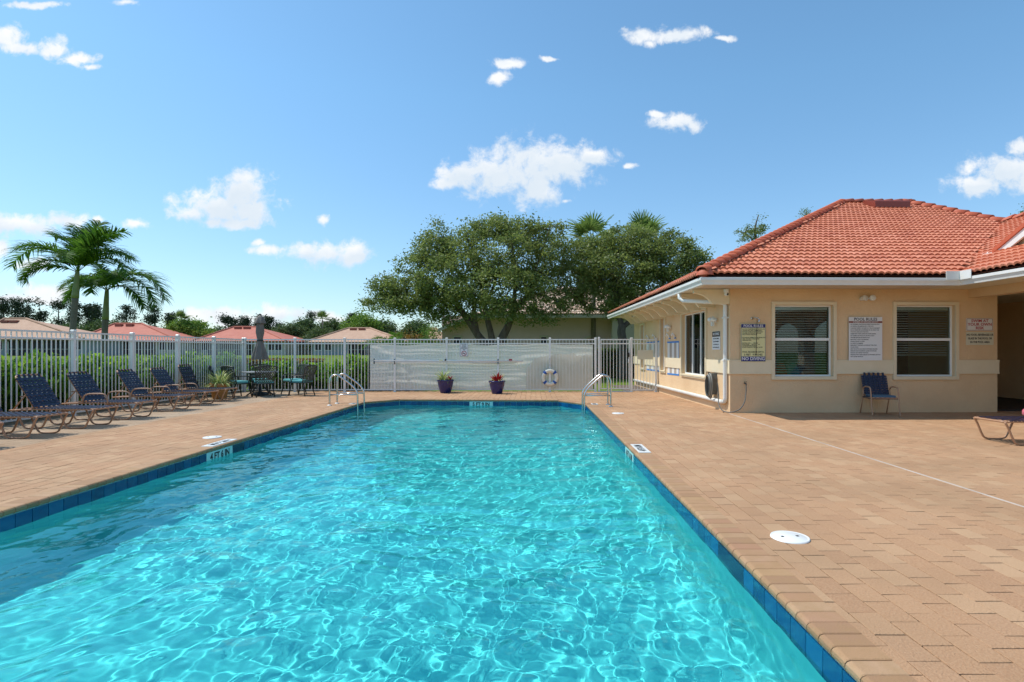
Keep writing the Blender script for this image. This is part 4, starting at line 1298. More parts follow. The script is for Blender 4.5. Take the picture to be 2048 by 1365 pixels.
# shade cloth behind the fence
def tarp():
    nx, nz = 260, 70
    x0, x1 = (738-CX)*Zb/F, (1187-CX)*Zb/F
    gx_, gz_ = np.meshgrid(np.linspace(x0, x1, nx), np.linspace(0.06, 1.515, nz))
    s = (gx_-x0)/(x1-x0); t = gz_/1.515
    y = np.zeros_like(gx_)
    r2 = np.random.default_rng(9)
    for i in range(26):   # mostly horizontal drag folds
        kx = r2.uniform(-2.2, 2.2); kz = r2.uniform(8, 44); 
        y += 0.0035*np.sin(kx*gx_ + kz*gz_ + r2.uniform(0, 6.3)) * (0.4+0.6*np.sin(0.9*gx_ + r2.uniform(0,6.3))**2)
    # diagonal sags near the left end and a billow to the right
    for (ax, az, bx_, bz, a_, w_) in ((0.0,1.45,0.16,0.9,0.05,0.05),(0.10,0.95,0.22,0.15,0.05,0.06),(0.17,0.15,0.15,0.9,0.03,0.03),(0.10,0.35,0.45,0.12,0.045,0.05),(0.5,0.2,0.72,0.5,0.04,0.06),(0.68,0.9,0.98,1.15,0.045,0.06),(0.7,1.1,0.86,1.12,0.03,0.05),(0.88,1.1,1.0,0.3,0.03,0.05)):
        dx_, dz_ = bx_-ax, (bz-az)/1.5*0.3
        ss = s-ax; tt = (gz_-az)/1.5*0.3
        L2 = dx_*dx_+dz_*dz_; u = np.clip((ss*dx_+tt*dz_)/L2, 0, 1)
        dist = np.hypot(ss-u*dx_, tt-u*dz_)
        y += a_*np.exp(-(dist/(w_*0.35))**2)
    y *= 0.6
    z = gz_ + 0.012*np.sin(5*gx_)*t + 0.015*np.sin(2.1*gx_+1)*t
    Y_ = Zb + 0.045 + 0.02 + np.abs(y)
    V = np.stack([gx_, Y_, z], -1).reshape(-1,3)
    ix_ = np.arange(V.shape[0]).reshape(nz, nx)
    Fq_ = np.stack([ix_[:-1,:-1], ix_[:-1,1:], ix_[1:,1:], ix_[1:,:-1]], -1).reshape(-1,4)
    r_ = empty('shade_tarp', 'off-white wrinkled shade tarp tied behind the back picket fence', 'tarp')
    link('cloth', mesh_np('cloth', V, Fq_, M_tarp, True), r_)
    # a greyer patch with a ragged top, right third
    a0, a1 = 0.0, 0.0
    xs_ = np.linspace((1052-CX)*Zb/F, (1184-CX)*Zb/F, 60)
    top = np.interp(xs_, [xs_[0], xs_[8], xs_[16], xs_[28], xs_[38], xs_[41], xs_[46], xs_[59]], [0.72, 1.08, 1.14, 1.22, 1.20, 1.27, 1.16, 1.2]) + 0.01*np.sin(30*xs_)
    V2 = []; 
    for i, x in enumerate(xs_):
        for j in range(8):
            z_ = 0.10 + (top[i]-0.10)*j/7
            V2.append((x, Zb+0.028+0.012*math.sin(7*x+2*z_), z_))
    Fq2 = [(i*8+j, (i+1)*8+j, (i+1)*8+j+1, i*8+j+1) for i in range(59) for j in range(7)]
    link('patch', mesh_np('patch', V2, Fq2, M_tarp2, True), r_)
    m = MB()
    for x in (x0, x1): m.box(x-0.012, x+0.012, Zb+0.045, Zb+0.055, 0.05, 1.53)
    m.build('hem', M_black, r_)
tarp()
# pool pole clipped along the fence
zp = 1.3-(723-CY)/F*Zb
r_ = empty('pool_pole', 'long white telescopic pool pole hung along the inside of the back fence', 'pole', (0, Zb-0.05, zp))
xa, xb = (749-CX)*Zb/F, (1046-CX)*Zb/F
MB().tube([(xa,0,0.03),(xb,0,0.0)], 0.026, 8).build('tube', M_fence, r_, True)
MB().tube([(xa,0,-0.02),((1000-CX)*Zb/F,0,-0.045)], 0.02, 8).build('tube', M_fence, r_, True)
MB().tube([((890-CX)*Zb/F,-0.003,0.04),((893-CX)*Zb/F,-0.003,0.04)], 0.034, 8).build('clamp', M_black, r_)
MB().tube([((1018-CX)*Zb/F,-0.003,0.045),((1024.5-CX)*Zb/F,-0.003,0.045)], 0.027, 8).build('red_band', M_signr, r_)
MB().tube([((879-CX)*Zb/F,-0.003,0.025),((886-CX)*Zb/F,-0.003,0.025)], 0.024, 8).build('olive_band', M_signy, r_)
for p_ in (789.7, 996.3):
    MB().box((p_-CX)*Zb/F-0.015, (p_-CX)*Zb/F+0.015, -0.02, 0.03, -0.09, 0.07).build('hook', M_inkg, r_)
MB().box(xa-0.01, xa+0.02, -0.02, 0.02, -0.08, 0.09).build('end_bracket', M_black, r_)

# ring buoy
c_ = P(1099.7, 755.3, Zb-0.07)
r_ = empty('life_ring', 'white life ring with four blue bands hanging on the back fence', 'life ring', tuple(c_))
R0, r0 = 0.215, 0.062
def torus_arc(a0, a1, rr, n=16, infl=1.0):
    vs = []; fs = []; K = 12
    for i in range(n+1):
        a = a0+(a1-a0)*i/n
        for j in range(K):
            b = 2*math.pi*j/K
            q_ = R0+rr*infl*math.cos(b)
            vs.append((q_*math.cos(a), rr*0.8*math.sin(b), q_*math.sin(a)))
    for i in range(n):
        for j in range(K): fs.append((i*K+j, (i+1)*K+j, (i+1)*K+(j+1)%K, i*K+(j+1)%K))
    return MB().add(vs, fs)
torus_arc(0, 2*math.pi, r0, 48).build('ring', M_ringw, r_, True)
for k_ in range(4):
    a = math.pi/4 + k_*math.pi/2
    torus_arc(a-0.17, a+0.17, r0+0.003, 6).build('band', M_ringb, r_, True)
for k_ in range(4):
    a = math.pi/4+k_*math.pi/2; b = a+math.pi/2
    MB().tube([((R0+r0)*math.cos(a+(b-a)*i/6)*(1.05 if 0 < i < 6 else 1), -0.01, (R0+r0)*math.sin(a+(b-a)*i/6)*(1.05 if 0 < i < 6 else 1)) for i in range(7)], 0.006, 5).build('grab_line', M_rope, r_)
MB().tube([(-0.05,0,0.27),(0.0,0.03,0.44),(0.05,0,0.27)], 0.008, 5).build('hanging_rope', M_rope, r_)
MB().tube([(0.0,0.03,0.44),(0.0,0.03,0.62)], 0.008, 5).build('hanging_rope', M_rope, r_)
MB().tube(smooth_path([(0.20,-0.02,-0.18),(0.19,0,-0.30),(0.10,0.0,-0.36),(0.14,0.01,-0.44)]), 0.006, 5).build('loose_rope', M_rope, r_)

# ------------------------------------------------------------------ loungers
def make_lounger(arms, steep=False):
    r_ = empty('sun_lounger')
    r = 0.0145; hz = 0.325; W = 0.265; hx = -1.03
    for s_ in (-1, 1):
        y = s_*W
        pts = smooth_path([(-0.06, y-0.0*s_, hz), (-0.3, y, hz), (-1.0, y, hz), (-1.44, y, hz-0.02)], 3)
        MB().tube(pts, r, 8).build('side_rail', M_tan, r_, True)
        # sled legs
        for (xa, xb) in ((-0.02, -0.62), (-0.74, -1.34)):
            zt = hz-0.002
            pts = smooth_path([(xa, y, zt), (xa-0.05, y, zt-0.09), (xa-0.12, y, 0.07), (xa-0.19, y, 0.016), (xa-0.41, y, 0.016), (xa-0.48, y, 0.07), (xb+0.05, y, zt-0.1), (xb, y, zt)], 3)
            MB().tube(pts, r, 8).build('leg', M_tan, r_, True)
        if arms:
            ya = s_*(W+0.025)
            pts = smooth_path([(-0.56, ya, hz-0.02), (-0.57, ya, hz+0.09), (-0.63, ya, hz+0.165), (-0.75, ya, hz+0.175), (-0.90, ya, hz+0.17), (-0.99, ya, hz+0.14), (-1.03, ya, hz+0.05), (-1.05, ya, hz-0.02)], 3)
            MB().tube(pts, 0.0135, 8).build('arm', M_tan, r_, True)
    MB().tube(smooth_path([(-0.06,-W,hz),(-0.015,-W+0.02,hz),(0,-W+0.07,hz),(0,0,hz),(0,W-0.07,hz),(-0.015,W-0.02,hz),(-0.06,W,hz)],3), r, 8).build('foot_rail', M_tan, r_, True)
    MB().tube([(-1.44,-W,hz-0.02),(-1.465,-W+0.05,hz-0.02),(-1.465,W-0.05,hz-0.02),(-1.44,W,hz-0.02)], r, 8).build('head_rail', M_tan, r_, True)
    MB().tube([(-0.62,-W,hz-0.04),(-0.62,W,hz-0.04)], r, 8).build('cross_bar', M_tan, r_)
    ang = R(68 if steep else 57.5); L = 0.66
    bd = Vector((-math.cos(ang), 0, math.sin(ang)))
    o0 = Vector((hx, 0, hz+0.01))
    wb = W-0.018
    pts = [o0+Vector((0,-wb,0)), o0+bd*(L-0.09)+Vector((0,-wb,0)), o0+bd*(L-0.02)+Vector((0,-wb+0.025,0)), o0+bd*L+Vector((0,-wb+0.09,0)),
           o0+bd*L+Vector((0,wb-0.09,0)), o0+bd*(L-0.02)+Vector((0,wb-0.025,0)), o0+bd*(L-0.09)+Vector((0,wb,0)), o0+Vector((0,wb,0))]
    MB().tube(pts, r, 8).build('back_frame', M_tan, r_, True)
    mid = o0+bd*0.30
    for s_ in (-1, 1):
        MB().tube([mid+Vector((0,s_*(wb-0.03),0)), Vector((-1.42, s_*(wb-0.03), hz-0.01))], 0.011, 6).build('back_prop', M_tan, r_, True)
    MB().tube([mid+Vector((-0.11,-(wb-0.03),-0.055)), mid+Vector((-0.11,(wb-0.03),-0.055))], 0.011, 6).build('prop_bar', M_tan, r_)
    # woven straps
    sw = 0.046
    def cross_strap(width):
        m = MB(); a = width+0.012; t = 0.016
        prof = [(-a,-0.006),(-a,t),(a,t),(a,-0.006)]
        vs = []; 
        for (y, z) in prof: vs += [(-sw/2, y, z), (sw/2, y, z)]
        return m.add(vs, [(0,1,3,2),(2,3,5,4),(4,5,7,6)]).mesh('strap', M_strap)
    cm = cross_strap(W); cb = cross_strap(wb)
    n = 17
    for k_ in range(n):
        link('strap', cm, r_, loc=(-0.10-k_*(0.90/(n-1)), 0, hz))
    Mb = Matrix(((bd.x, 0, bd.z, o0.x), (0, 1, 0, 0), (bd.z, 0, -bd.x, o0.z), (0,0,0,1)))
    nb2 = 11
    for k_ in range(nb2):
        link('strap', cb, r_, M=Mb @ Matrix.Translation((0.045+k_*0.053, 0, 0)))
    def long_strap(x0, x1, pitch, zt):
        vs = []; fs = []; k_ = 0; x = x0
        n_ = int(round((x1-x0)/(pitch/2)))
        for i in range(n_+1):
            x = x0+(x1-x0)*i/n_
            z = zt + 0.006*math.sin(math.pi*(x-x0)/pitch+0.5)
            vs += [(x, -sw/2, z), (x, sw/2, z)]
        for i in range(n_): fs.append((2*i, 2*i+2, 2*i+3, 2*i+1))
        return MB().add(vs, fs)
    lm = long_strap(-1.02, 0.008, 0.0563, 0.017).mesh('long_strap', M_strap)
    lbm = long_strap(0.0, L+0.008, 0.053, 0.017).mesh('long_strap', M_strap)
    for k_ in range(5):
        y = (k_-2)*0.092
        o = link('long_strap', lm, r_, loc=(0, y, hz))
        link('long_strap', lbm, r_, M=Mb @ Matrix.Translation((0, y, 0)))
    return r_
GRP = 'strap sun loungers along the left fence'
plain = make_lounger(False); armed = make_lounger(True); steep = make_lounger(False, True)
def setl(o, y, x, label, rz=0, group=GRP):
    o.location = (x, y+0.265, 0); o.rotation_euler = (0,0,rz); o['label'] = label; o['category'] = 'sun lounger'
    if group: o['group'] = group
    elif 'group' in o: del o['group']
setl(plain, 6.9, -7.2, 'blue strap sun lounger cut off by the left picture edge, only its foot end showing')
setl(dup(plain), 8.1, -7.34, 'foremost blue strap lounger whose raised back lies outside the left picture edge', R(0.5))
setl(dup(plain), 9.13, -7.33, 'armless blue strap lounger with a raised back nearest the camera, before the first fence post', R(-0.5))
setl(armed, 10.3, -7.45, 'blue strap lounger with tan arms, nearest of the three with arms')
setl(dup(armed), 11.75, -7.6, 'blue strap lounger with tan arms, middle of the three with arms', R(1))
setl(dup(armed), 12.95, -7.75, 'blue strap lounger with tan arms, farthest of the three with arms', R(-1.2))
setl(steep, 14.0, -7.85, 'farthest blue strap lounger with a steeply raised back beside the clay pot', R(0.5))
setl(dup(plain), 7.52, 6.50, 'blue strap sun lounger at the right picture edge before the clubhouse entrance', math.pi + R(-0.6), group=None)
o = empty('pink_towel', 'rolled pink towel lying on the right-hand lounger', 'towel', (7.10, 7.76, 0.345))
MB().lathe([(0.001,-0.16),(0.05,-0.15),(0.075,-0.1),(0.08,0),(0.075,0.1),(0.05,0.15),(0.001,0.16)], 14, fold=lambda a, z: 1+0.10*math.sin(5*a+30*z)).build('roll', M_pink, o, True, M=Matrix.Translation((0.05,0,0.07)) @ Matrix.Rotation(R(90), 4, 'X'))

# strap armchair by the wall
def armchair():
    r_ = empty('strap_armchair', 'blue strap armchair with a thin blue seat pad, in front of the clubhouse wall', 'chair')
    r = 0.0135; W = 0.25
    for s_ in (-1, 1):
        y = s_*W
        # arm and front leg in one bent tube
        MB().tube(smooth_path([(-0.10, y, 0.40), (-0.13, y, 0.50), (-0.05, y, 0.565), (0.12, y, 0.575), (0.22, y, 0.555), (0.26, y, 0.45), (0.30, y, 0.2), (0.35, y, 0.0)], 4), r, 8).build('arm_leg', M_tan, r_, True)
        MB().tube([(-0.12, y, 0.40), (-0.20, y, 0.2), (-0.27, y, 0.0)], r, 8).build('rear_leg', M_tan, r_, True)
        MB().tube([(0.27, y, 0.36), (-0.14, y, 0.345)], r, 8).build('seat_rail', M_tan, r_, True)
    MB().tube([(0.27,-W,0.36),(0.27,W,0.36)], r, 8).build('front_rail', M_tan, r_)
    o0 = Vector((-0.13, 0, 0.36)); ang = R(72); L = 0.50; bd = Vector((-math.cos(ang), 0, math.sin(ang)))
    wb = W-0.02
    MB().tube([o0+Vector((0,-wb,0)), o0+bd*(L-0.06)+Vector((0,-wb,0)), o0+bd*L+Vector((0,-wb+0.06,0)), o0+bd*L+Vector((0,wb-0.06,0)), o0+bd*(L-0.06)+Vector((0,wb,0)), o0+Vector((0,wb,0))], r, 8).build('back_frame', M_tan, r_, True)
    sw = 0.044
    cm = MB().box(-sw/2, sw/2, -W-0.012, W+0.012, -0.016, 0.016).mesh('strap', M_strap)
    Mb = Matrix(((bd.x, 0, bd.z, o0.x), (0, 1, 0, 0), (bd.z, 0, -bd.x, o0.z), (0,0,0,1)))
    for k_ in range(8): link('strap', cm, r_, loc=(-0.12+k_*0.0535, 0, 0.352))
    for k_ in range(9): link('strap', MB().box(-sw/2, sw/2, -wb-0.012, wb+0.012, -0.004, 0.016).mesh('strap', M_strap) if k_ == 0 else cb2, r_, M=Mb @ Matrix.Translation((0.02+k_*0.051, 0, 0))) if k_ else None
    for k_ in range(5):
        y = (k_-2)*0.088
        m = MB()
        for (F_, x0, x1) in ((None, -0.14, 0.285),):
            m.box(x0, x1, y-0.02, y+0.02, 0.366, 0.370)
        m.build('long_strap', M_strap, r_)
        m = MB().box(0, L+0.012, y-0.02, y+0.02, 0.016, 0.021, Mb); m.build('long_strap', M_strap, r_)
    MB().bbox(-0.12, 0.25, -0.21, 0.21, 0.372, 0.41, 0.012).build('seat_pad', M_bluecl, r_)
    return r_
cb2 = MB().box(-0.022, 0.022, -0.242, 0.242, -0.004, 0.016).mesh('strap', M_strap)
ch = armchair(); ch.location = (7.12, 11.20, 0); ch.rotation_euler = (0, 0, R(-101))

# ------------------------------------------------------------------ patio set
def cast_chair():
    r_ = empty('patio_chair')
    W = 0.25; hs = 0.40
    MB().prism([(-0.22,-0.22),(0.22,-0.24),(0.24,0.0),(0.22,0.24),(-0.22,0.22)], 'z', hs-0.03, hs).build('seat', M_iron, r_)
    MB().bbox(-0.21, 0.22, -0.22, 0.22, hs, hs+0.065, 0.02).build('cushion', M_teal, r_)
    for sx__ in (-1, 1):
        for s_ in (-1, 1):
            MB().tube([(sx__*0.19, s_*0.19, hs-0.02), (sx__*0.22, s_*0.21, 0.22), (sx__*0.27, s_*0.24, 0.0)], [0.02,0.016,0.015], 6).build('leg', M_iron, r_, True)
    # curved lattice back
    H0, H1 = hs, 0.86
    def bp(u, t):   # u -1..1 across, t 0..1 up
        y = u*(0.23+0.05*t); x = -0.22-0.13*t+0.05*(1-math.cos(u*1.2)); z = H0+(H1-H0)*t + 0.03*t*math.cos(u*math.pi/2)
        return Vector((x, y, z))
    MB().tube([bp(-1, i/6) for i in range(7)] + [bp(-1+i/6, 1) for i in range(1, 13)] + [bp(1, 1-i/6) for i in range(1, 7)], 0.016, 6).build('back_frame', M_iron, r_, True)
    lat = MB()
    n = 6
    for k_ in range(-n, n+1):
        for sg_ in (-1, 1):
            pts = []
            for i in range(9):
                t = 0.04+0.94*i/8; u = k_/n*1.0*1.4 + sg_*(t-0.5)*1.5
                if abs(u) <= 0.98: pts.append(bp(u, t))
            if len(pts) > 1: lat.tube(pts, 0.0095, 4)
    lat.build('back_lattice', M_iron, r_)
    for s_ in (-1, 1):
        MB().tube(smooth_path([bp(s_, 0.42), (-0.08, s_*0.29, 0.60), (0.12, s_*0.29, 0.59), (0.20, s_*0.27, 0.54), (0.17, s_*0.24, 0.47), (0.19, s_*0.22, hs)], 3), 0.014, 6).build('arm', M_iron, r_, True)
    return r_
pc = cast_chair()
TX, TY = -8.05, 16.1
spots = [(-0.86, -0.42, 25, 'dark cast patio chair at the left end of the table beside the clay pot'),
         (-0.34, 0.66, -62, 'dark cast patio chair behind the table on its left, facing the camera'),
         (0.36, -0.52, 128, 'dark cast patio chair right of the umbrella pole with its back to the camera'),
         (0.78, 0.50, -128, 'dark cast patio chair behind the table on its right'),
         (1.28, -0.12, 168, 'dark cast patio chair at the right end of the table, seen side-on'),
         (-0.30, -0.66, 62, 'dark cast patio chair at the near left of the table')]
for i, (dx_, dy_, a, lb) in enumerate(spots):
    o = pc if i == 0 else dup(pc)
    o.location = (TX+dx_, TY+dy_, 0); o.rotation_euler = (0, 0, R(a)); o['label'] = lb; o['category'] = 'chair'; o['group'] = 'cast patio chairs round the umbrella table'
tb = empty('patio_table', 'round dark cast patio table with a pale rim under the folded umbrella', 'table', (TX, TY, 0))
MB().lathe([(0.001,0.705),(0.46,0.705),(0.48,0.70),(0.48,0.672),(0.46,0.668),(0.001,0.668)], 40).build('table_top', mat('grey_table_top', (0.20,0.20,0.19,1), rough=0.4), tb, True)
for k_ in range(4):
    a = k_*math.pi/2+0.5
    c, s = math.cos(a), math.sin(a)
    MB().tube([(0.30*c,0.30*s,0.665),(0.10*c,0.10*s,0.5),(0.07*c,0.07*s,0.3),(0.2*c,0.2*s,0.12),(0.36*c,0.36*s,0.0)], 0.022, 6).build('leg', M_iron, tb, True)
um = empty('patio_umbrella', 'folded taupe patio umbrella tied at its waist, standing through the table', 'umbrella', (TX, TY, 0))
MB().tube([(0,0,0),(0,0,2.36)], 0.022, 10).build('pole', M_iron, um, True)
MB().lathe([(0.001,0.0),(0.24,0.0),(0.24,0.04),(0.18,0.09),(0.05,0.11),(0.04,0.3),(0.001,0.3)], 20).build('base', M_iron, um, True)
fo = lambda a, z: 1 + (0.22 if z > 1.66 else 0.30)*math.sin(8*a+2*z) * (0.5+0.5*math.cos(3*a)) * min(1, abs(z-1.62)*5+0.15)
MB().lathe([(0.24,1.06),(0.235,1.12),(0.19,1.28),(0.125,1.48),(0.085,1.62),(0.10,1.72),(0.125,1.86),(0.12,2.0),(0.10,2.14),(0.075,2.26),(0.05,2.32)], 64, fold=lambda a, z: fo(a, z)*(1+0.12*math.sin(4*a+1)*max(0, 1.5-z))).build('canopy', M_umb, um, True, M=Matrix.Diagonal((0.84,0.84,1,1)))
MB().lathe([(0.175,2.12),(0.165,2.18),(0.11,2.30),(0.05,2.34),(0.001,2.345)], 48, fold=lambda a, z: 1+0.16*math.sin(6*a)*max(0, (2.32-z)*5)).build('vent_cap', M_umb, um, True, M=Matrix.Diagonal((0.84,0.84,1,1)))
MB().lathe([(0.088,1.60),(0.092,1.62),(0.088,1.64)], 24).build('tie_strap', M_iron, um, True)
MB().tube(smooth_path([(-0.05,0,2.36),(0,0,2.40),(0.05,0,2.36)]), 0.014, 6).build('finial', M_iron, um, True)

# ------------------------------------------------------------------ pots and plants
def blade_mesh(name, n, length, width, mt, elev=(35, 85), droop=0.9, seed=1, base=0.05, seg=5):
    r2 = random.Random(seed); V = []; Fq_ = []; T = []
    for i in range(n):
        az = r2.uniform(0, 2*math.pi); e = R(r2.uniform(*elev)); L = length*r2.uniform(0.6, 1.1)
        p = Vector((math.cos(az)*base*r2.random(), math.sin(az)*base*r2.random(), 0)); side = Vector((-math.sin(az), math.cos(az), 0))
        tv = r2.random(); k0 = len(V)
        for s_ in range(seg+1):
            t = s_/seg; w = width*(math.sin(math.pi*min(0.999, 0.12+0.88*t))**0.7)*0.5
            V += [p-side*w, p+side*w]; T += [tv, tv]
            e2 = e - droop*t*1.6
            p = p + Vector((math.cos(az)*math.cos(e2), math.sin(az)*math.cos(e2), math.sin(e2)))*(L/seg)
        for s_ in range(seg): Fq_.append((k0+2*s_, k0+2*s_+1, k0+2*s_+3, k0+2*s_+2))
    return mesh_np(name, [tuple(v) for v in V], Fq_, mt, False, T)
def pot(name, label, loc, prof, mt, group=None):
    r_ = empty(name, label, 'plant pot', loc, group=group)
    MB().lathe(prof, 32).build('pot_body', mt, r_, True)
    rr = prof[-1][0]; zz = prof[-1][1]
    MB().lathe([(0.001, zz+0.0), (rr-0.01, zz-0.0)], 20).build('soil', M_soil, r_)
    return r_
bl = [(0.001,0.0),(0.155,0.0),(0.17,0.02),(0.20,0.13),(0.235,0.27),(0.245,0.35),(0.27,0.375),(0.272,0.40),(0.262,0.415),(0.245,0.41),(0.235,0.36)]
pb1 = P(892, 786, 17.05)
for (cxp, Zp, s_, lb, red) in ((891, 17.05, 1.0, 'left of the two dark blue glazed pots before the tarp', 0), (994, 16.72, 0.96, 'right of the two dark blue glazed pots before the tarp', 1)):
    x = (cxp-CX)*Zp/F
    o = pot('glazed_pot', lb, (x, Zp, 0), bl, M_blue, 'dark blue glazed pots'); o.scale = (s_, s_, s_)
    r_ = empty('potted_plant', ('green and cream spider plant with one red bract in the left blue pot' if not red else 'red bromeliad among striped blades in the right blue pot'), 'plant', (x, Zp, 0.36*s_))
    link('blades', blade_mesh('blades', 70 if not red else 40, 0.50 if not red else 0.42, 0.028, M_spider, (30, 88), 0.75, 3+red), r_, loc=(-0.08 if not red else 0.02, 0, 0))
    if not red:
        link('bract', blade_mesh('bract', 14, 0.20, 0.05, M_red, (60, 88), 0.2, 9, 0.03, 4), r_, loc=(0.14, -0.08, 0.02))
        link('bract', blade_mesh('bract', 8, 0.28, 0.028, M_spider, (10, 60), 1.0, 19, 0.03, 4), r_, loc=(0.16, -0.08, 0.02))
    else:
        link('bract', blade_mesh('bract', 34, 0.30, 0.06, M_red, (45, 90), 0.3, 10, 0.08, 4), r_, loc=(0.03, -0.06, 0.02))
        link('bract', blade_mesh('bract', 16, 0.22, 0.05, M_orange, (5, 50), 0.5, 12, 0.08, 4), r_, loc=(-0.12, -0.06, 0.02))
tp = [(0.001,0.0),(0.165,0.0),(0.17,0.01),(0.225,0.30),(0.228,0.33),(0.252,0.335),(0.262,0.415),(0.255,0.42),(0.238,0.415),(0.23,0.37)]
x = (435-CX)*14.85/F
pot('clay_pot', 'mustard clay pot beside the last lounger', (x, 14.95, 0), tp, M_terra)
r_ = empty('potted_plant', 'striped spider plant spilling out of the mustard clay pot', 'plant', (x, 14.95, 0.38))
link('blades', blade_mesh('blades', 150, 0.56, 0.026, M_spider, (8, 88), 0.85, 6, 0.16), r_)

# ------------------------------------------------------------------ pool ladders
def ladder(label, x_pool, x_deck, y0, dy, group='pool ladders'):
    r_ = empty('pool_ladder', label, 'ladder', (0,0,0), group=group)
    for y in (y0, y0+dy):
        s = 1 if x_pool > x_deck else -1
        pts = smooth_path([(x_deck, y, 0.0), (x_deck, y, 0.35), (x_deck+s*0.005, y, 0.60), (x_deck+s*0.06, y, 0.705), (x_deck+s*0.15, y, 0.735), (x_deck+s*0.24, y, 0.70), (x_pool-s*0.12, y, 0.47), (x_pool-s*0.02, y, 0.33), (x_pool, y, 0.22), (x_pool, y, -0.15), (x_pool, y, -0.95)], 5)
        MB().tube(pts, 0.0215, 12).build('rail', M_steel, r_, True)
        MB().tube([(x_deck, y, 0.26), (x_pool, y, 0.26)], 0.015, 10).build('brace', M_steel, r_, True)
        MB().lathe([(0.055,0.004),(0.05,0.014),(0.03,0.022),(0.024,0.022)], 20, (x_deck, y, 0)).build('flange', M_white, r_, True)
    s = 1 if x_pool > x_deck else -1
    for z in (-0.36, -0.62, -0.88):
        MB().box(x_pool-0.04, x_pool+0.04, y0+0.02, y0+dy-0.02, z-0.012, z+0.012).build('tread', M_white, r_)
    return r_
ladder('stainless steel ladder rails at the far left corner of the pool', -4.19, -4.86, 13.05, 0.5)
ladder('stainless steel ladder rails at the far right corner of the pool', 1.22, 1.84, 12.78, 0.5)
# ------------------------------------------------------------------ vegetation
def rot_basis(rs, n, flat=0.0):
    """random unit frames (n,3),(n,3)"""
    a = rs.normal(size=(n,3)); a[:,2] *= (1-flat)
    a /= np.linalg.norm(a, axis=1)[:,None]
    b = rs.normal(size=(n,3)); b -= a*np.sum(a*b, axis=1)[:,None]
    b /= np.linalg.norm(b, axis=1)[:,None]
    return a, b
def leaves(rs, C_, size, aspect=0.5, axis=None):
    """diamond leaves at centres C_ -> verts (4n,3), faces"""
    n = len(C_)
    a, b = rot_basis(rs, n, 0.3)
    if axis is not None: 
        a = a*0.6 + axis; a /= np.linalg.norm(a, axis=1)[:,None]
        b -= a*np.sum(a*b, axis=1)[:,None]; b /= np.linalg.norm(b, axis=1)[:,None]
    s = size*rs.uniform(0.6, 1.25, n)[:,None]
    V = np.stack([C_-a*s*0.5, C_+b*s*0.5*aspect-a*s*0.05, C_+a*s*0.55, C_-b*s*0.5*aspect-a*s*0.05], 1).reshape(-1,3)
    Fq_ = np.arange(4*n).reshape(n,4)
    return V, Fq_
def crown_mesh(name, blobs, n_cl, per, size, sd, seed, mt, shell=0.55, aspect=0.5, flat=0.7, offs_=(0,0,0)):
    rs = np.random.default_rng(seed)
    B = np.array(blobs, float)
    wgt = (B[:,3]*B[:,4]*B[:,5])**0.72; wgt /= wgt.sum()
    bi = rs.choice(len(B), n_cl, p=wgt)
    d = rs.normal(size=(n_cl,3)); d /= np.linalg.norm(d, axis=1)[:,None]
    rad = shell + (1-shell)*rs.uniform(0,1,n_cl)**0.7
    rad *= rs.uniform(0.84,1.14,n_cl)
    rad *= np.where(rs.uniform(0,1,n_cl) < 0.07, rs.uniform(1.05,1.28,n_cl), 1)
    cc_ = B[bi,:3] + d*B[bi,3:]*rad[:,None]
    sdv = sd*rs.uniform(0.6,1.35,n_cl)
    L = np.repeat(cc_, per, 0) + rs.normal(size=(n_cl*per,3))*np.repeat(sdv, per)[:,None]*np.array([1,1,flat])
    V, Fq_ = leaves(rs, L, size, aspect)
    tb_ = np.repeat(rs.uniform(0,1,n_cl), per)*0.55 + rs.uniform(0,1,n_cl*per)*0.45
    return mesh_np(name, V - np.array(offs_), Fq_, mt, False, np.repeat(tb_, 4)), cc_
def limb(m, a, b, r0_, r1_, wob=0.08, n=5, sag=0.0, rs=random):
    a, b = Vector(a), Vector(b); L = (b-a).length
    pts = []; rad = []
    for i in range(n+1):
        t = i/n
        p = a.lerp(b, t)
        if 0 < i < n: p = p + Vector((rs.uniform(-1,1), rs.uniform(-1,1), rs.uniform(-1,1)))*wob*L
        p.z += sag*math.sin(math.pi*t)*L
        pts.append(p); rad.append(r0_+(r1_-r0_)*t)
    m.tube(smooth_path(pts, 3), [r0_+(r1_-r0_)*i/(n*3) for i in range(n*3+1)], 7)
def oak(name, label, base, limbs, blobs, n_cl, per, seed, size=0.085, sd=0.20, group=None, mt=None, cat='tree'):
    rs = random.Random(seed)
    r_ = empty(name, label, cat, tuple(base), group=group)
    bv = Vector(base)
    bl_ = [(b[0]-bv.x, b[1]-bv.y, b[2]-bv.z, b[3], b[4], b[5]) for b in blobs]
    cm_, cc_ = crown_mesh('crown', bl_, n_cl, per, size, sd, seed, mt or M_oak)
    link('crown', cm_, r_)
    tr = MB(); br_ = MB()
    ends = []
    for L_ in limbs:
        pts = [Vector(p)-bv for p in L_[0]]; r0_, r1_ = L_[1], L_[2]
        sp = smooth_path(pts, 4); n = len(sp)
        tr.tube(sp, [r0_+(r1_-r0_)*i/(n-1) for i in range(n)], 9)
        ends += sp[n//2:]
    for k_ in range(min(90, n_cl//7)):
        t = Vector(cc_[rs.randrange(len(cc_))]); e = min(ends, key=lambda q_: (q_-t).length)
        limb(br_, e, e.lerp(t, 0.95), 0.035, 0.010, 0.07, 4, 0.04, rs)
    tr.build('trunk', M_bark, r_, True)
    br_.build('branches', M_bark, r_, True, kind='stuff')
    return r_
def PB(x, y, Z, rx, ry, rz=None):
    p = P(x, y, Z); s = Z/F
    return (p.x, p.y, p.z, rx*s, (rz or (rx+ry)/2)*s, ry*s)
Z1 = 25.0
gz1 = float(ground_z(np.array(0.0), np.array(Z1)))
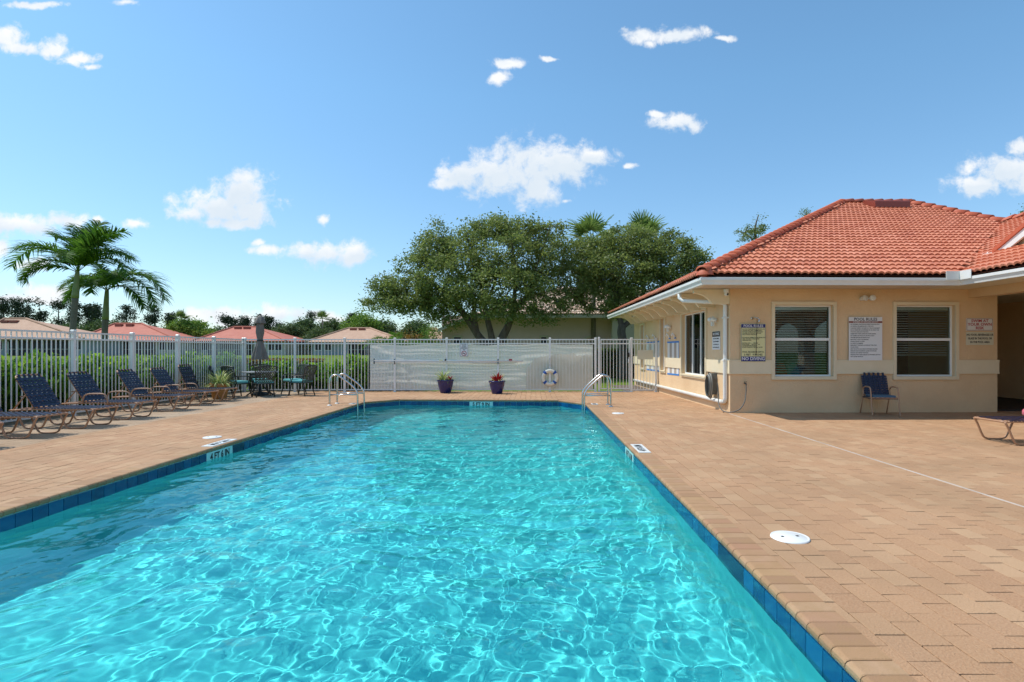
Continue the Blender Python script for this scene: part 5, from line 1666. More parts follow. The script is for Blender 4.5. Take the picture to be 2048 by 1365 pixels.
b1 = [PB(1000,515,Z1,110,70), PB(905,545,Z1,95,72), PB(985,575,Z1-1,120,45), PB(820,585,Z1,60,38), PB(770,608,Z1,38,18), PB(1075,515,Z1+0.5,75,65), PB(880,470,Z1,35,28),
      PB(1000,455,Z1,55,22), PB(1030,462,Z1,70,25), PB(1100,452,Z1-0.4,34,9), PB(790,575,Z1,45,25), PB(930,610,Z1,110,22), PB(1090,600,Z1,60,35), PB(1070,640,Z1-0.5,55,14), PB(850,628,Z1,55,20), PB(1010,625,Z1-1.2,60,16), PB(900,640,Z1-0.8,35,10), PB(800,600,Z1,60,30), PB(870,500,Z1,45,40), PB(885,455,Z1,10,14), PB(955,470,Z1,40,20), PB(742,606,Z1,20,9), PB(758,572,Z1,14,10), PB(1112,441,Z1-0.4,20,5), PB(1026,441,Z1,12,9), PB(992,444,Z1,10,9), PB(950,455,Z1,12,10), PB(890,447,Z1,7,9), PB(825,520,Z1,14,12), PB(800,545,Z1,16,9), PB(735,585,Z1,12,5)]
base1 = P(982, 703, Z1); base1.z = gz1
oak('oak_tree', 'large spreading oak tree with several trunks beyond the back fence', base1,
    [([base1+Vector((0.1,0,0)), P(975,700,Z1), P(955,670,Z1), P(925,625,Z1), P(895,590,Z1), P(850,560,Z1)], 0.24, 0.07),
     ([base1+Vector((0.0,0.1,0)), P(985,690,Z1), P(975,640,Z1), P(965,590,Z1), P(955,520,Z1), P(930,470,Z1)], 0.19, 0.05),
     ([base1+Vector((0.2,0,0)), P(1000,690,Z1), P(1015,655,Z1), P(1030,620,Z1), P(1060,585,Z1), P(1090,530,Z1)], 0.25, 0.06),
     ([P(955,670,Z1), P(948,630,Z1), P(945,590,Z1), P(900,520,Z1), P(885,475,Z1)], 0.13, 0.04),
     ([P(1020,645,Z1), P(1028,600,Z1), P(1030,540,Z1), P(1020,470,Z1)], 0.13, 0.04),
     ([P(965,615,Z1), P(985,580,Z1), P(1000,520,Z1)], 0.10, 0.04),
     ([P(925,625,Z1), P(870,600,Z1), P(800,590,Z1), P(760,600,Z1)], 0.09, 0.03),
     ([P(1060,585,Z1), P(1110,600,Z1), P(1130,620,Z1)], 0.07, 0.025),
     ([P(1050,600,Z1-0.3), P(1085,500,Z1-0.4), P(1100,455,Z1-0.4)], 0.06, 0.02)],
    b1, 1250, 60, 21, 0.125, 0.19)
Z2 = 25.5
b2 = [PB(1240,535,Z2,85,60), PB(1330,520,Z2,70,50), PB(1300,570,Z2,90,40), PB(1195,520,Z2+0.5,50,50), PB(1250,480,Z2,55,28), PB(1345,485,Z2,28,22), PB(1388,520,Z2,30,28), PB(1375,555,Z2,40,30), PB(1200,600,Z2,50,35), PB(1255,610,Z2,60,25), PB(1150,560,Z2,40,50), PB(1160,500,Z2+1,30,25), PB(1360,475,Z2,14,12), PB(1405,505,Z2,12,10), PB(1180,530,Z2+1,50,55), PB(1290,500,Z2,60,35), PB(1400,540,Z2,22,25)]
base2 = P(1246, 703, Z2); base2.z = gz1
oak('oak_tree', 'second oak tree right of the big one, reaching behind the red roof eave', base2,
    [([base2, P(1246,690,Z2), P(1243,665,Z2), P(1245,650,Z2)], 0.22, 0.19),
     ([P(1245,655,Z2), P(1262,642,Z2), P(1275,636,Z2), P(1300,615,Z2), P(1330,560,Z2)], 0.13, 0.05),
     ([P(1244,655,Z2), P(1237,625,Z2), P(1232,590,Z2), P(1245,520,Z2), P(1250,480,Z2)], 0.15, 0.04),
     ([P(1234,600,Z2), P(1265,560,Z2), P(1330,520,Z2), P(1370,500,Z2)], 0.09, 0.03),
     ([P(1240,640,Z2), P(1205,622,Z2), P(1170,615,Z2)], 0.07, 0.03)],
    b2, 950, 60, 22, 0.125, 0.19)
Z3 = 33.0
b3 = [PB(1508,455,Z3,17,24), PB(1490,462,Z3,16,14), PB(1475,462,Z3,12,8), PB(1525,460,Z3,14,12), PB(1517,430,Z3,7,9), PB(1500,480,Z3,25,14), PB(1610,432,Z3,12,12), PB(1595,445,Z3,12,8), PB(1625,430,Z3,6,5), PB(1560,520,Z3,80,50)]
base3 = P(1560, 703, Z3); base3.z = gz1
oak('oak_tree', 'tree behind the clubhouse, only its top twigs rising over the red roof', base3,
    [([base3, P(1555,600,Z3), P(1530,530,Z3), P(1510,470,Z3), P(1517,430,Z3)], 0.22, 0.02), ([P(1550,560,Z3), P(1600,480,Z3), P(1612,430,Z3)], 0.1, 0.02), ([P(1520,500,Z3), P(1495,470,Z3), P(1472,462,Z3)], 0.05, 0.02)],
    b3, 150, 60, 23, 0.11, 0.17)
b4 = [(30.0*0.86+1.2, 30, 10.3, 1.0, 0.8, 0.7)]
pz = P(2062, 412, 30)
oak('oak_tree', 'tree crown just entering the right picture edge above the roof', (pz.x, 30, gz1),
    [([(pz.x,30,gz1),(pz.x+0.2,30,4),(pz.x,30,pz.z)], 0.2, 0.05)], [(pz.x, 30, pz.z-0.4, 0.5, 0.5, 0.5), (pz.x+0.8, 30, pz.z-1.2, 1.0, 1.0, 0.9)], 60, 60, 24, 0.11, 0.17)

# hedge shrubs behind the fences
def shrub_mesh(seed, h, w, n=1500):
    rs = np.random.default_rng(seed)
    # upright shoots with leaves up their length
    V = []; T = []; Fs_ = []
    C_ = []; A_ = []; tt = []
    for k_ in range(190):
        a = rs.uniform(0, 2*np.pi); rr = w*0.5*np.sqrt(rs.uniform(0,1)); x, y = rr*np.cos(a), rr*np.sin(a)
        hh = h*(1-0.35*(rr/(w*0.5))**2)*rs.uniform(0.62, 1.0); lean = rs.normal(size=2)*0.12
        m_ = 30
        t = rs.uniform(0.05, 1, m_)
        c = np.stack([x+lean[0]*t+rs.normal(size=m_)*0.035, y+lean[1]*t+rs.normal(size=m_)*0.035, hh*t], 1)
        C_.append(c); ax = np.stack([rs.normal(size=m_)*0.7, rs.normal(size=m_)*0.7, np.full(m_, 0.9)], 1); A_.append(ax)
        tt.append(np.clip(-0.1+1.0*t**1.6*rs.uniform(0.35,1.25)*(hh/h)+rs.uniform(-0.12,0.2,m_), 0, 1))  # tint paints the dark hedge inside low down, brighter towards the tips
    C_ = np.vstack(C_); A_ = np.vstack(A_)
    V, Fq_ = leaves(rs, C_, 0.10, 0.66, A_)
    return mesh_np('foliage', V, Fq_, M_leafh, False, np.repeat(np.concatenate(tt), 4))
def stems_mesh(seed, h, w):
    rs = random.Random(seed); m = MB()
    for k_ in range(9):
        a = rs.uniform(0, 6.28); m.tube([(0.04*math.cos(a),0.04*math.sin(a),0),(w*0.25*math.cos(a),w*0.25*math.sin(a),h*0.45),(w*0.38*math.cos(a),w*0.38*math.sin(a),h*0.8)], [0.012,0.009,0.004], 4)
    return m.mesh('stems', M_bark)
ORD_ = ['first','second','third','fourth','fifth','sixth','seventh','eighth','ninth','tenth','eleventh','twelfth','thirteenth','fourteenth','fifteenth','sixteenth','seventeenth','eighteenth','nineteenth','twentieth']
shs = [(shrub_mesh(s_, 1.15, 1.0), stems_mesh(s_, 1.1, 1.0)) for s_ in range(5)]
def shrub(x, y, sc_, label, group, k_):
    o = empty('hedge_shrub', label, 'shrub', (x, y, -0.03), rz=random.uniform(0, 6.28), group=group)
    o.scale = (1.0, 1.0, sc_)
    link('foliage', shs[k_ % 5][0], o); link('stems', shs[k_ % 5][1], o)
y = 6.6; k_ = 0
hs_ = [1.0,0.98,1.05,0.95,1.1,0.98,0.9,0.85,0.8,0.86,0.78,0.9,0.8,0.86,0.92,0.84,0.9,0.86,0.9]
while y < 18.2:
    shrub(bx[0]-0.75-random.uniform(0,0.12), y, hs_[k_ % len(hs_)]*random.uniform(1.20, 1.48), 'yellow-green hedge shrub behind the left fence, %s from the near end' % ORD_[k_], 'hedge shrubs along the left fence', k_)
    y += 0.66; k_ += 1
x = bx[0]+0.0; k_ = 0
for x, s_ in ((-9.0,0.92),(-8.35,1.02),(-7.75,0.95),(-7.15,0.9),(-6.55,0.85),(-6.1,1.15),(-5.55,1.02),(-5.0,1.02),(-4.5,0.95)):
    shrub(x, 18.45+random.uniform(-0.1,0.15), s_, 'yellow-green hedge shrub behind the back fence, %s from the fence corner' % ORD_[k_], 'hedge shrubs behind the back fence', k_+2); k_ += 1
# dark clipped hedge beyond the gate and along the beige building
def clipped(name, label, x0, x1, y0, y1, z1, mt, n, size, seed, base=True):
    rs = np.random.default_rng(seed)
    c = rs.uniform(0,1,(n,3)); f = rs.integers(0,4,n)
    c[f==0,1] = rs.uniform(0,0.08,(f==0).sum()); c[f==1,2] = rs.uniform(0.94,1.03,(f==1).sum())
    c = c*np.array([x1-x0, y1-y0, z1]) + np.array([x0, y0, 0])
    V, Fq_ = leaves(rs, c, size, 0.6)
    o = empty(name, label, 'hedge', (0,0,-0.03+gz1*0))
    link('foliage', mesh_np('foliage', V, Fq_, mt, False, np.repeat(rs.uniform(0,0.8,n), 4)), o)
    MB().box(x0+0.12, x1-0.12, y0+0.12, y1-0.12, 0, z1-0.1).build('hedge_core', M_soil, o)  # solid dark block filling the inside of the foliage
clipped('clipped_hedge', 'dark clipped hedge in shade on the lawn behind the gate', 2.3, 6.5, 26.4, 27.4, 1.42, M_oak, 15000, 0.09, 31)
clipped('clipped_hedge', 'brownish clipped hedge far behind the patio table', -15.5, -10.2, 26, 27, 0.95, M_orange, 7000, 0.09, 32)

# ---- palms
def frond(L, e0, droop, seed, wl_=0.5, n=44, wid=0.035, ex=1.5, mt=None):
    """arched feather frond in the local x-z plane"""
    rs = random.Random(seed)
    pts = []; p = Vector((0,0,0)); K = 24
    for i in range(K+1):
        t = i/K
        pts.append(p.copy())
        e = e0 - droop*t**ex
        p = p + Vector((math.cos(e), 0, math.sin(e)))*(L/K)
    V = []; Fq_ = []; T = []
    # rachis as a thin 3-sided tube made of quads
    for i in range(K+1):
        r = 0.022*(1-0.8*i/K)
        for a in (0, 2.1, 4.2):
            V.append(pts[i]+Vector((0, r*math.cos(a), r*math.sin(a)))); T.append(0.8)
    for i in range(K):
        for j in range(3): Fq_.append((3*i+j, 3*i+(j+1)%3, 3*i+3+(j+1)%3, 3*i+3+j))
    for i in range(n):
        t = 0.13+0.87*i/(n-1)
        k0 = min(K-1, int(t*K)); f = t*K-k0
        o = pts[k0].lerp(pts[min(K,k0+1)], f)
        tg = (pts[min(K,k0+1)]-pts[k0]).normalized() if k0 < K else Vector((1,0,0))
        up = Vector((-tg.z, 0, tg.x))
        ll = wl_*(math.sin(math.pi*(0.12+0.80*t))**0.6)*rs.uniform(0.85,1.12)
        for s_ in (-1, 1):
            d = (tg*rs.uniform(0.6,0.95) + Vector((0,s_,0))*rs.uniform(0.65,1.0) + up*rs.uniform(-0.1,0.5)).normalized()
            w = up.cross(d).normalized()*0.2 + tg*0.8; w.normalize(); w *= wid*0.5
            q_ = o.copy(); tv = rs.uniform(0,1)*0.8; kk = len(V)
            for j in range(4):
                ww = w*(1.0, 1.1, 0.75, 0.12)[j]
                V += [q_-ww, q_+ww]; T += [tv, tv]
                q_ = q_ + d*(ll/3); d = (d + Vector((0,0,-0.22-0.22*j))).normalized()
            for j in range(3): Fq_.append((kk+2*j, kk+2*j+1, kk+2*j+3, kk+2*j+2))
    return mesh_np('frond', [tuple(v) for v in V], Fq_, mt or M_palm, False, T)
def palm(label, base, top, fr_list, r0_, shaft0, seed, bend=0.12):
    """fr_list: (azimuth deg, e0 deg, droop deg, length)"""
    o = empty('palm_tree', label, 'palm', tuple(base), group='feather palms beyond the left fence')
    b = Vector(base); t = Vector(top)-b
    n = 22; pts = []; rad = []
    sm = MB(); tm = MB()
    def ax(s): return Vector((t.x*s**1.3, t.y*s, t.z*s))
    tn = 30
    P_ = [ax(i/tn*shaft0) for i in range(tn+1)]
    tm.tube(P_, [r0_*(1.25-0.35*min(1, i/6))*(1+0.03*math.sin(i*2.2)) for i in range(tn+1)], 12)
    tm.build('trunk', M_pbark, o, True)
    P_ = [ax(shaft0+(1-shaft0)*i/8) for i in range(9)]
    sm.tube(P_, [r0_*(1.02, 1.0, 0.95, 0.88, 0.8, 0.75, 0.7, 0.62, 0.55)[i] for i in range(9)], 12)
    sm.build('crownshaft', M_shaft, o, True)
    for i, (az, e0, dr_, L) in enumerate(fr_list):
        L *= 1.1
        M = Matrix.Translation(t+Vector((0,0,-0.05))) @ Matrix.Rotation(R(az), 4, 'Z') @ Matrix.Rotation(R(random.uniform(-14,14)), 4, 'X')
        link('frond', frond(L, R(e0), R(dr_), seed+i, 0.80*L/2.4, 64, 0.052, 1.15 if dr_ > 95 else 1.6), o, M=M)
    return o
bp1 = P(140, 703, 22); bp1.z = 0.0
palm('taller feather palm on the left, fronds spreading over the first house roof', bp1, P(155,543,22),
     [(181,62,128,2.9),(170,74,80,2.3),(203,50,150,2.1),(150,84,60,2.2),(88,86,35,2.1),(15,78,75,2.3),(4,66,115,2.3),(-8,48,120,2.5),(-60,60,120,2.0),(212,30,100,1.8),(240,66,100,2.0),(100,82,50,2.1),(60,66,100,2.2),(-20,74,80,2.2)], 0.125, 0.76, 100)
bp2 = P(206, 703, 24); bp2.z = 0.02
palm('shorter feather palm right of the taller one, fronds drooping', bp2, P(214,580,24),
     [(184,48,140,2.0),(170,66,130,1.9),(205,38,130,1.7),(110,76,100,1.7),(8,58,150,2.9),(-4,44,140,2.7),(-14,26,110,2.2),(-70,45,120,1.9),(35,70,120,2.0),(240,50,120,1.8),(-40,60,120,2.1),(176,82,80,1.6)], 0.13, 0.67, 200)
# low feather palms and shrubs left of the beige building
for i, (px_, py_, Z, L, lb) in enumerate(((788,690,27,2.0,'low arching palm in front of the tan-roofed house, left of the beige building'),(822,688,30,1.8,'low arching palm close to the left end of the beige building'))):
    b = P(px_, 703, Z); b.z = 0.05
    o = empty('areca_palm', lb, 'palm', tuple(b))
    MB().tube([(0,0,0),(0.05,0,0.9)], [0.09,0.07], 8).build('trunk', M_pbark, o, True)
    for k_ in range(13):
        link('frond', frond(L, R(random.uniform(50,84)), R(random.uniform(90,130)), 300+i*20+k_, 0.5, 34, 0.05), o, M=Matrix.Translation((0,0,0.85)) @ Matrix.Rotation(R(k_*28+10), 4, 'Z'))
for (x, y, Z, rx, ry, lb, mt_, nm) in ((815,676,30,38,8,'orange and green shrub behind the back fence beside the low palms',M_orange,'flowering_shrub'),(862,664,31,18,16,'rounded light green shrub at the left end of the beige building',M_farb,'shrub')):
    b = P(x, 703, Z); b.z = 0.05
    h = P(x, y-ry, Z).z
    o = empty(nm, lb, 'shrub', tuple(b))
    c = P(x, y, Z)
    cm_, _c = crown_mesh('foliage', [(0,0,c.z-0.05,rx*Z/F,0.5,ry*Z/F),(0,0,(c.z-0.05)*0.5,rx*Z/F*0.9,0.5,c.z*0.5)], 60, 45, 0.09, 0.16, int(x), mt_)
    link('foliage', cm_, o)
    link('stems', stems_mesh(int(x), h*0.8, 0.5), o)

# fan palms behind the oaks
def fan_palm(label, base, topz, n=16, L=0.95, seed=1, group='tall fan palms'):
    rs = random.Random(seed)
    o = empty('fan_palm', label, 'palm', tuple(base), group=group)
    hz = topz-base[2]
    MB().tube([(0,0,0),(0.03,0,hz*0.5),(0,0,hz)], [0.17,0.13,0.12], 10).build('trunk', M_pbark, o, True)
    for k_ in range(n):
        az = 2*math.pi*k_/n*1.62; e = R(rs.uniform(5, 88)); pet = L*rs.uniform(0.7,1.0)
        d = Vector((math.cos(az)*math.cos(e), math.sin(az)*math.cos(e), math.sin(e)))
        side = Vector((-math.sin(az), math.cos(az), 0)); up = side.cross(d)*-1
        c0 = Vector((0,0,hz)); c1 = c0+d*pet
        V = []; T = []; Fq_ = []
        V += [c0-side*0.015, c0+side*0.015, c1-side*0.012, c1+side*0.012]; T += [0.6]*4; Fq_.append((0,1,3,2))
        NS = 20
        for i in range(NS):
            a = -1.9+3.8*i/(NS-1)
            dd = (d*math.cos(a) + side*math.sin(a)).normalized(); ww = (side*math.cos(a)-d*math.sin(a))*0.055
            LL = L*(0.75+0.25*math.cos(a))*rs.uniform(0.9,1.1); kk = len(V); tv = rs.random()
            q_ = c1.copy(); fall = Vector((0,0,-0.0))
            for j in range(4):
                w = ww*(0.3,1.0,0.7,0.08)[j]
                V += [q_-w+up*(0.02 if i%2 else -0.02), q_+w]; T += [tv,tv]
                q_ = q_+dd*(LL/3); dd = (dd+Vector((0,0,-0.16-0.3*j*0.5))).normalized()
            for j in range(3): Fq_.append((kk+2*j, kk+2*j+1, kk+2*j+3, kk+2*j+2))
        link('fan_leaf', mesh_np('fan_leaf', [tuple(v) for v in V], Fq_, M_fan, False, T), o)
    return o
for (px_, py_, Z, lb, s_) in ((1186,484,31,'tall fan palm whose pale slim trunk stands between the two oaks',5),(1286,486,31,'tall fan palm rising behind the right oak crown',9)):
    b = P(px_, 703, Z); b.z = gz1
    fan_palm(lb, b, P(px_, py_, Z).z, 17, 1.0, s_)

# ------------------------------------------------------------------ beige building behind the oaks
ZB = 31.0
bb = empty('beige_building', 'long olive-beige building with blended tile roof behind the oak trees', 'building', (0, 0, 0))
xl, xr = (884-CX)*ZB/F, (1222-CX)*ZB/F
ez = P(0, 634, ZB).z; gnd = gz1
MB().box(xl, xr, ZB, ZB+11, gnd, ez+0.05).build('wall', M_beige, bb)
MB().box(xr, xr+7, ZB-0.5, ZB+11, gnd, ez+0.05).build('wall', M_beigel, bb, label='paler wall section at the right')
lft = P(876, 657, ZB-0.6)
MB().prism([(xl, ez-0.02), (xl+0.0, lft.z), (P(945,634,ZB).x, ez-0.02)], 'y', ZB+0.003, ZB+0.15).build('wall', M_beige, bb)
for (x0, x1, y0, y1) in ((905,925,671,700),(996,1016,672,700),(1079,1096,671,700)):
    w_ = empty('window'); w_.parent = bb
    a = P(x0, y0, ZB); b = P(x1, y1, ZB)
    MB().box(a.x, b.x, ZB-0.05, ZB-0.001, b.z, a.z).build('frame', M_beigel, w_)
    MB().box(a.x+0.1, b.x-0.1, ZB-0.07, ZB-0.051, b.z+0.1, a.z-0.12).build('pane', M_black, w_)
am = MB(); c_ = P(1185, 684, ZB)
for i in range(10):
    a = math.pi*i/10; b = math.pi*(i+1)/10
    am.prism([(c_.x+0.62*math.cos(a), c_.z+0.36*math.sin(a)), (c_.x+0.50*math.cos(a), c_.z+0.26*math.sin(a)), (c_.x+0.50*math.cos(b), c_.z+0.26*math.sin(b)), (c_.x+0.62*math.cos(b), c_.z+0.36*math.sin(b))], 'y', ZB-0.06, ZB-0.001)
am.build('arch_trim', M_beigel, bb)
rf = empty('roof'); rf.parent = bb
S2_ = 0.40
e0 = Vector((P(876,0,ZB).x+1.9, ZB-0.6, ez+0.1)); e1x = xr+7.6
pk = 5.2
MB().add([(e0.x,e0.y,e0.z),(e1x,e0.y,e0.z),(e1x-pk,e0.y+pk,e0.z+pk*S2_),(e0.x+pk,e0.y+pk,e0.z+pk*S2_),(e0.x-2.6,ZB+11.6,e0.z-0.7),(e1x,ZB+11.6,e0.z)],
         [(0,1,2,3),(0,3,4),(3,2,5,4),(1,5,2)]).build('underlay', M_creamt, rf, tintv=0.4)
sl2 = math.hypot(1, S2_)
tile_roof(rf, Vector((e0.x, e0.y, e0.z)), Vector((1,0,0)), Vector((0,1/sl2,S2_/sl2)), [(0,0),(e1x-e0.x,0),(e1x-pk-e0.x,pk*sl2),(pk,pk*sl2)], 0.30, 0.36, M_creamt, 0)
MB().box(e0.x-0.02, e1x, e0.y-0.08, e0.y-0.0, e0.z-0.20, e0.z-0.02).build('fascia', M_beigel, bb)
fa = MB(); a = P(876,658,ZB-0.6); b = Vector((e0.x, e0.y, e0.z-0.02))
fa.prism([(a.x, a.z), (b.x, b.z), (b.x, b.z-0.18), (a.x, a.z-0.18)], 'y', ZB-0.68, ZB-0.6)
fa.build('fascia', M_beigel, bb)
MB().add([(a.x,ZB-0.6,a.z),(b.x,ZB-0.6,b.z),(b.x+1.2,ZB+6,b.z+0.5),(a.x,ZB+6,a.z)], [(0,1,2,3)]).build('lower_slope', M_creamt, rf, tintv=0.2)

# ------------------------------------------------------------------ distant houses
def house(label, Z, xl_, xpl, xpr, xr_, ytop, yeave, ybase, mt, seed, porch=(0.3,0.75), grey=False):
    rs = random.Random(seed)
    o = empty('house', label, 'house', (0,0,0))
    def X(x): return (x-CX)*Z/F
    def z_(y): return H-(y-CY)/F*Z
    D = (X(xpl)-X(xl_))
    x0, x1 = X(xl_), X(xr_); ze, zg, zt = z_(yeave), z_(ybase), z_(ytop)
    ro = empty('roof'); ro.parent = o
    yr = Z + D*1.0
    zr_ = H-(ytop-CY)/F*yr
    rx0, rx1 = (xpl-CX)*yr/F, (xpr-CX)*yr/F
    MB().add([(x0,Z,ze),(x1,Z,ze),(x1,Z+2*D,ze),(x0,Z+2*D,ze),(rx0,yr,zr_),(rx1,yr,zr_),(x0,Z,ze-0.15),(x1,Z,ze-0.15),(x1,Z+2*D,ze-0.15),(x0,Z+2*D,ze-0.15)],
             [(0,1,5,4),(1,2,5),(2,3,4,5),(3,0,4),(6,7,1,0),(7,8,2,1),(8,9,3,2),(9,6,0,3),(9,8,7,6)]).build('roof_covering', mt, ro)
    cap = MB()
    for (a, b) in (((x0,Z,ze),(rx0,yr,zr_)), ((rx0,yr,zr_),(rx1,yr,zr_)), ((rx1,yr,zr_),(x1,Z,ze))):
        cap.tube([Vector(a)+Vector((0,0,0.05)), Vector(b)+Vector((0,0,0.05))], 0.16, 6)
    cap.build('ridge_cap', mt, ro)
    for k_ in range(2):
        f = 0.30+0.4*k_
        vx = rx0+(rx1-rx0)*f; vy = yr-0.9; vz = ze+(zr_-ze)*(vy-Z)/(yr-Z)
        MB().box(vx-0.55, vx+0.55, vy-0.3, vy+0.3, vz-0.1, vz+0.28).build('roof_vent', M_signb, ro)
    wx0, wx1 = x0+0.7, x1-0.7; wy = Z+1.0
    MB().box(wx0, wx1, wy, Z+2*D-1, zg-0.3, ze-0.15).build('wall', M_hgrey if grey else M_hwall, o)
    # screened porch: a dark block stands for the shaded recess behind the screens
    pa, pb = wx0+(wx1-wx0)*porch[0], wx0+(wx1-wx0)*porch[1]
    MB().box(pa, pb, wy-0.25, wy-0.003, zg, ze-0.3).build('screen', M_dark, o)
    n = max(3, int((pb-pa)/1.6))
    for k_ in range(n+1):
        x = pa+(pb-pa)*k_/n
        MB().box(x-0.05, x+0.05, wy-0.33, wy-0.26, zg, ze-0.3).build('screen_post', M_hwall, o)
    MB().box(pa, pb, wy-0.32, wy-0.27, zg+0.9, zg+0.97).build('screen_rail', M_hwall, o)
    MB().box(pa+0.4, pa+0.5, wy-0.4, wy-0.34, zg, zg+2.1).build('screen_door', M_white, o)
    for f in (0.06, 0.17, 0.84, 0.93):
        if porch[0]-0.04 < f < porch[1]+0.04: continue
        xc = wx0+(wx1-wx0)*f
        w_ = empty('window'); w_.parent = o
        MB().box(xc-0.6, xc+0.6, wy-0.06, wy-0.002, zg+0.8, zg+2.2).build('frame', M_white, w_)
        MB().box(xc-0.52, xc+0.52, wy-0.09, wy-0.061, zg+0.88, zg+2.12).build('pane', M_black, w_)
house('tan-roofed house at the far left behind the palms', 80, -60, 10, 52, 168, 638, 678, 711.5, M_htan, 1, (0.25,0.86), True)
house('red-roofed house right behind the two palms, left of the round green tree', 88, 150, 230, 284, 357, 648, 681, 711, M_hred, 2, (0.30,0.75))
house('red-roofed house behind the folded umbrella', 92, 385, 468, 513, 572, 654.5, 682, 711, M_hred, 3, (0.10,0.62))
house('tan-roofed house left of the beige building', 92, 612, 697, 740, 812, 657, 684, 711, M_htan, 4, (0.40,0.70), True)
house('distant tan-roofed house seen between palms and the beige building', 110, 806, 850, 872, 900, 657, 681, 709, M_htan, 5, (0.2,0.6))

# ------------------------------------------------------------------ distant trees
def far_crown(seed, blobs, n_cl, per, size, sd, mt):
    return crown_mesh('crown', blobs, n_cl, per, size, sd, seed, mt)[0]
def far_tree(px_, ytop, Z, wpx, label, mt, seed, shape='round', group=None, name='broadleaf_tree', dens=1.0):
    s = Z/F; b = P(px_, 703, Z); b.z = float(ground_z(np.array(b.x), np.array(b.y)))
    ht = P(px_, ytop, Z).z-b.z; w = wpx*s/2
    o = empty(name, label, 'tree', tuple(b), group=group)
    rs = random.Random(seed)
    if shape == 'round':
        bl_ = [(rs.uniform(-0.45,0.45)*w, rs.uniform(-0.3,0.3)*w, ht*rs.uniform(0.42,0.72), w*rs.uniform(0.45,0.62), w*0.5, ht*0.24) for _ in range(8)] + [(0,0,ht*0.62,w*0.8,w*0.7,ht*0.36)]
        link('crown', far_crown(seed, bl_, int(230*dens), 34, 0.42*Z/100, 0.50*Z/100, mt), o)
    tr = MB()
    top = (rs.uniform(-0.05,0.05)*w, 0, ht*0.9)
    if shape == 'pine':
        bl_ = []
        for k_ in range(rs.randint(6, 9)):
            t = rs.uniform(0.42, 1.0); ww = w*(1.15-0.75*t)*rs.uniform(0.7,1.1)
            bl_.append((rs.uniform(-0.75,0.75)*w*(1.2-t), rs.uniform(-0.6,0.6)*w*(1.2-t), ht*t-0.5, ww*0.75, ww*0.7, ht*rs.uniform(0.035,0.07)))
        bl_.append((top[0], 0, ht*0.95, w*0.35, w*0.35, ht*0.05))
        link('crown', far_crown(seed, bl_, int(70*dens), 40, 0.34*Z/100, 0.42*Z/100, mt), o)
        for q_ in bl_:
            tr.tube([(top[0]*q_[2]/ht, 0, q_[2]-0.6), (q_[0], q_[1], q_[2])], [0.10, 0.05], 4)
    tr.tube([(0,0,-0.2), (top[0]*0.5, 0, ht*0.5), top], [0.26, 0.17, 0.06], 6)
    tr.build('trunk', M_bark, o)
    return o
pg = 'slender pines beyond the houses'
pines = [(8,597,34),(30,600,30),(52,598,44),(80,600,34),(118,600,52),(150,597,24),(176,612,10),(190,610,30),(253,612,34),(268,622,26),(310,612,44),(343,627,24),(452,634,34),(468,640,26),(488,638,24),(520,634,24),(535,636,18),(612,640,30),(622,627,20),(705,628,16),(560,648,22)]
ORD = ['first','second','third','fourth','fifth','sixth','seventh','eighth','ninth','tenth','eleventh','twelfth','thirteenth','fourteenth','fifteenth','sixteenth','seventeenth','eighteenth','nineteenth','twentieth','twenty-first']
RANK = {j: r for r, j in enumerate(sorted(range(len(pines)), key=lambda j: pines[j][0]))}
for i, (x, y, w_) in enumerate(pines):
    far_tree(x, y, 125+7*(i % 4), w_*1.25, 'slender dark pine on the skyline, %s from the left among the pines' % ORD[RANK[i]], M_pine, 400+i, 'pine', pg, 'pine_tree')
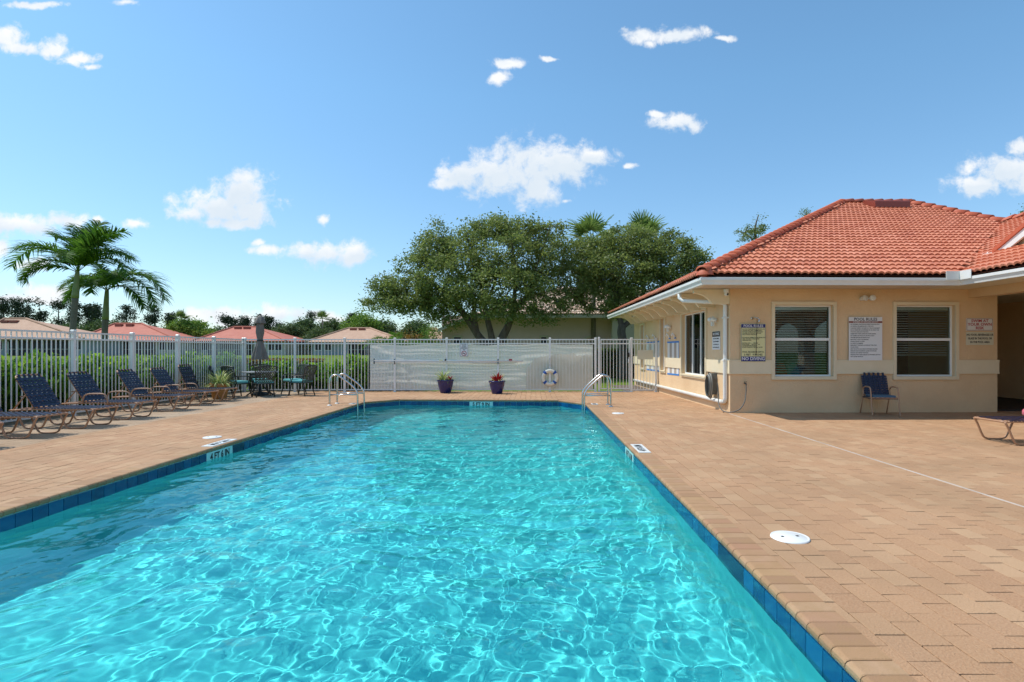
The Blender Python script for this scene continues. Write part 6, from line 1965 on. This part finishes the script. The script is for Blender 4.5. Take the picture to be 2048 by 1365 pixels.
fars = [(205,640,105,70,'low dark bushy tree behind the second palm',M_far),(150,650,112,70,'low dark bushy tree between the first two roofs',M_far),(110,662,118,90,'low wide dark tree over the end of the first tan roof',M_far),(245,642,115,60,'grey-green tree above the left part of the red roof by the palms',M_far),
        (385,634,100,100,'round bright green tree between the two red roofs',M_farb),(345,655,104,50,'small green tree at the right end of the first red roof',M_far),
        (575,648,106,70,'dark green tree right of the umbrella roof',M_far),(612,640,112,50,'medium green tree left of the small skyline palm',M_far),(662,634,112,56,'dark tree left of the bright green one',M_far),(640,655,100,70,'low dark tree at the left end of the tan roof',M_far),
        (722,624,104,90,'bright green wide tree above the tan-roofed house',M_farb),(772,636,108,60,'green tree behind the low palms',M_far),(830,640,100,60,'dark tree under the oak\'s left branches',M_far),(545,664,108,50,'small dark tree at the right end of the umbrella house',M_far),
        (445,656,120,60,'dark tree behind the left slope of the umbrella house',M_far),(295,655,122,60,'dark low tree behind the ridge of the first red roof',M_far),(-30,640,120,80,'dark tree at the left picture edge over the tan roof',M_far)]
for i, (x, y, Z, w_, lb, mt_) in enumerate(fars):
    far_tree(x, y, Z, w_, lb, mt_, 500+i, 'round', None, 'broadleaf_tree', 1.1)
for (x, y, Z, lb, s_) in ((645,640,105,'small fan palm on the skyline between broadleaf trees',61),(362,640,98,'small fan palm at the left side of the round bright green tree',62)):
    b = P(x, 703, Z); b.z = 0.6
    o = fan_palm(lb, b, P(x, y, Z).z, 14, 1.05, s_, 'small fan palms on the skyline')
# belt of woods closing the horizon
rs_ = np.random.default_rng(77)
cw = []
for i in range(900):
    x = rs_.uniform(-230, 260); y = rs_.uniform(175, 200)
    cw.append((x, y, 0.6+rs_.uniform(0.5, 6.0)))
cw = np.array(cw)
L_ = np.repeat(cw, 26, 0)+rs_.normal(size=(len(cw)*26,3))*np.array([1.8,1.2,1.2])
V, Fq_ = leaves(rs_, L_, 1.1, 0.7)
link('far_woods', mesh_np('far_woods', V, Fq_, M_far, False, np.repeat(rs_.uniform(0,0.7,len(L_)),4)), None, kind='stuff', label='dark band of far woods along the horizon', category='woods')
# mulch bed at the clubhouse foot beyond the short fence
link('mulch_bed', MB().box(-0.9, -0.01, 6.3, 9.5, -0.04, 0.0).mesh('mulch_bed', M_mulch), None, M=BM.copy(), kind='structure')

flush_texts()
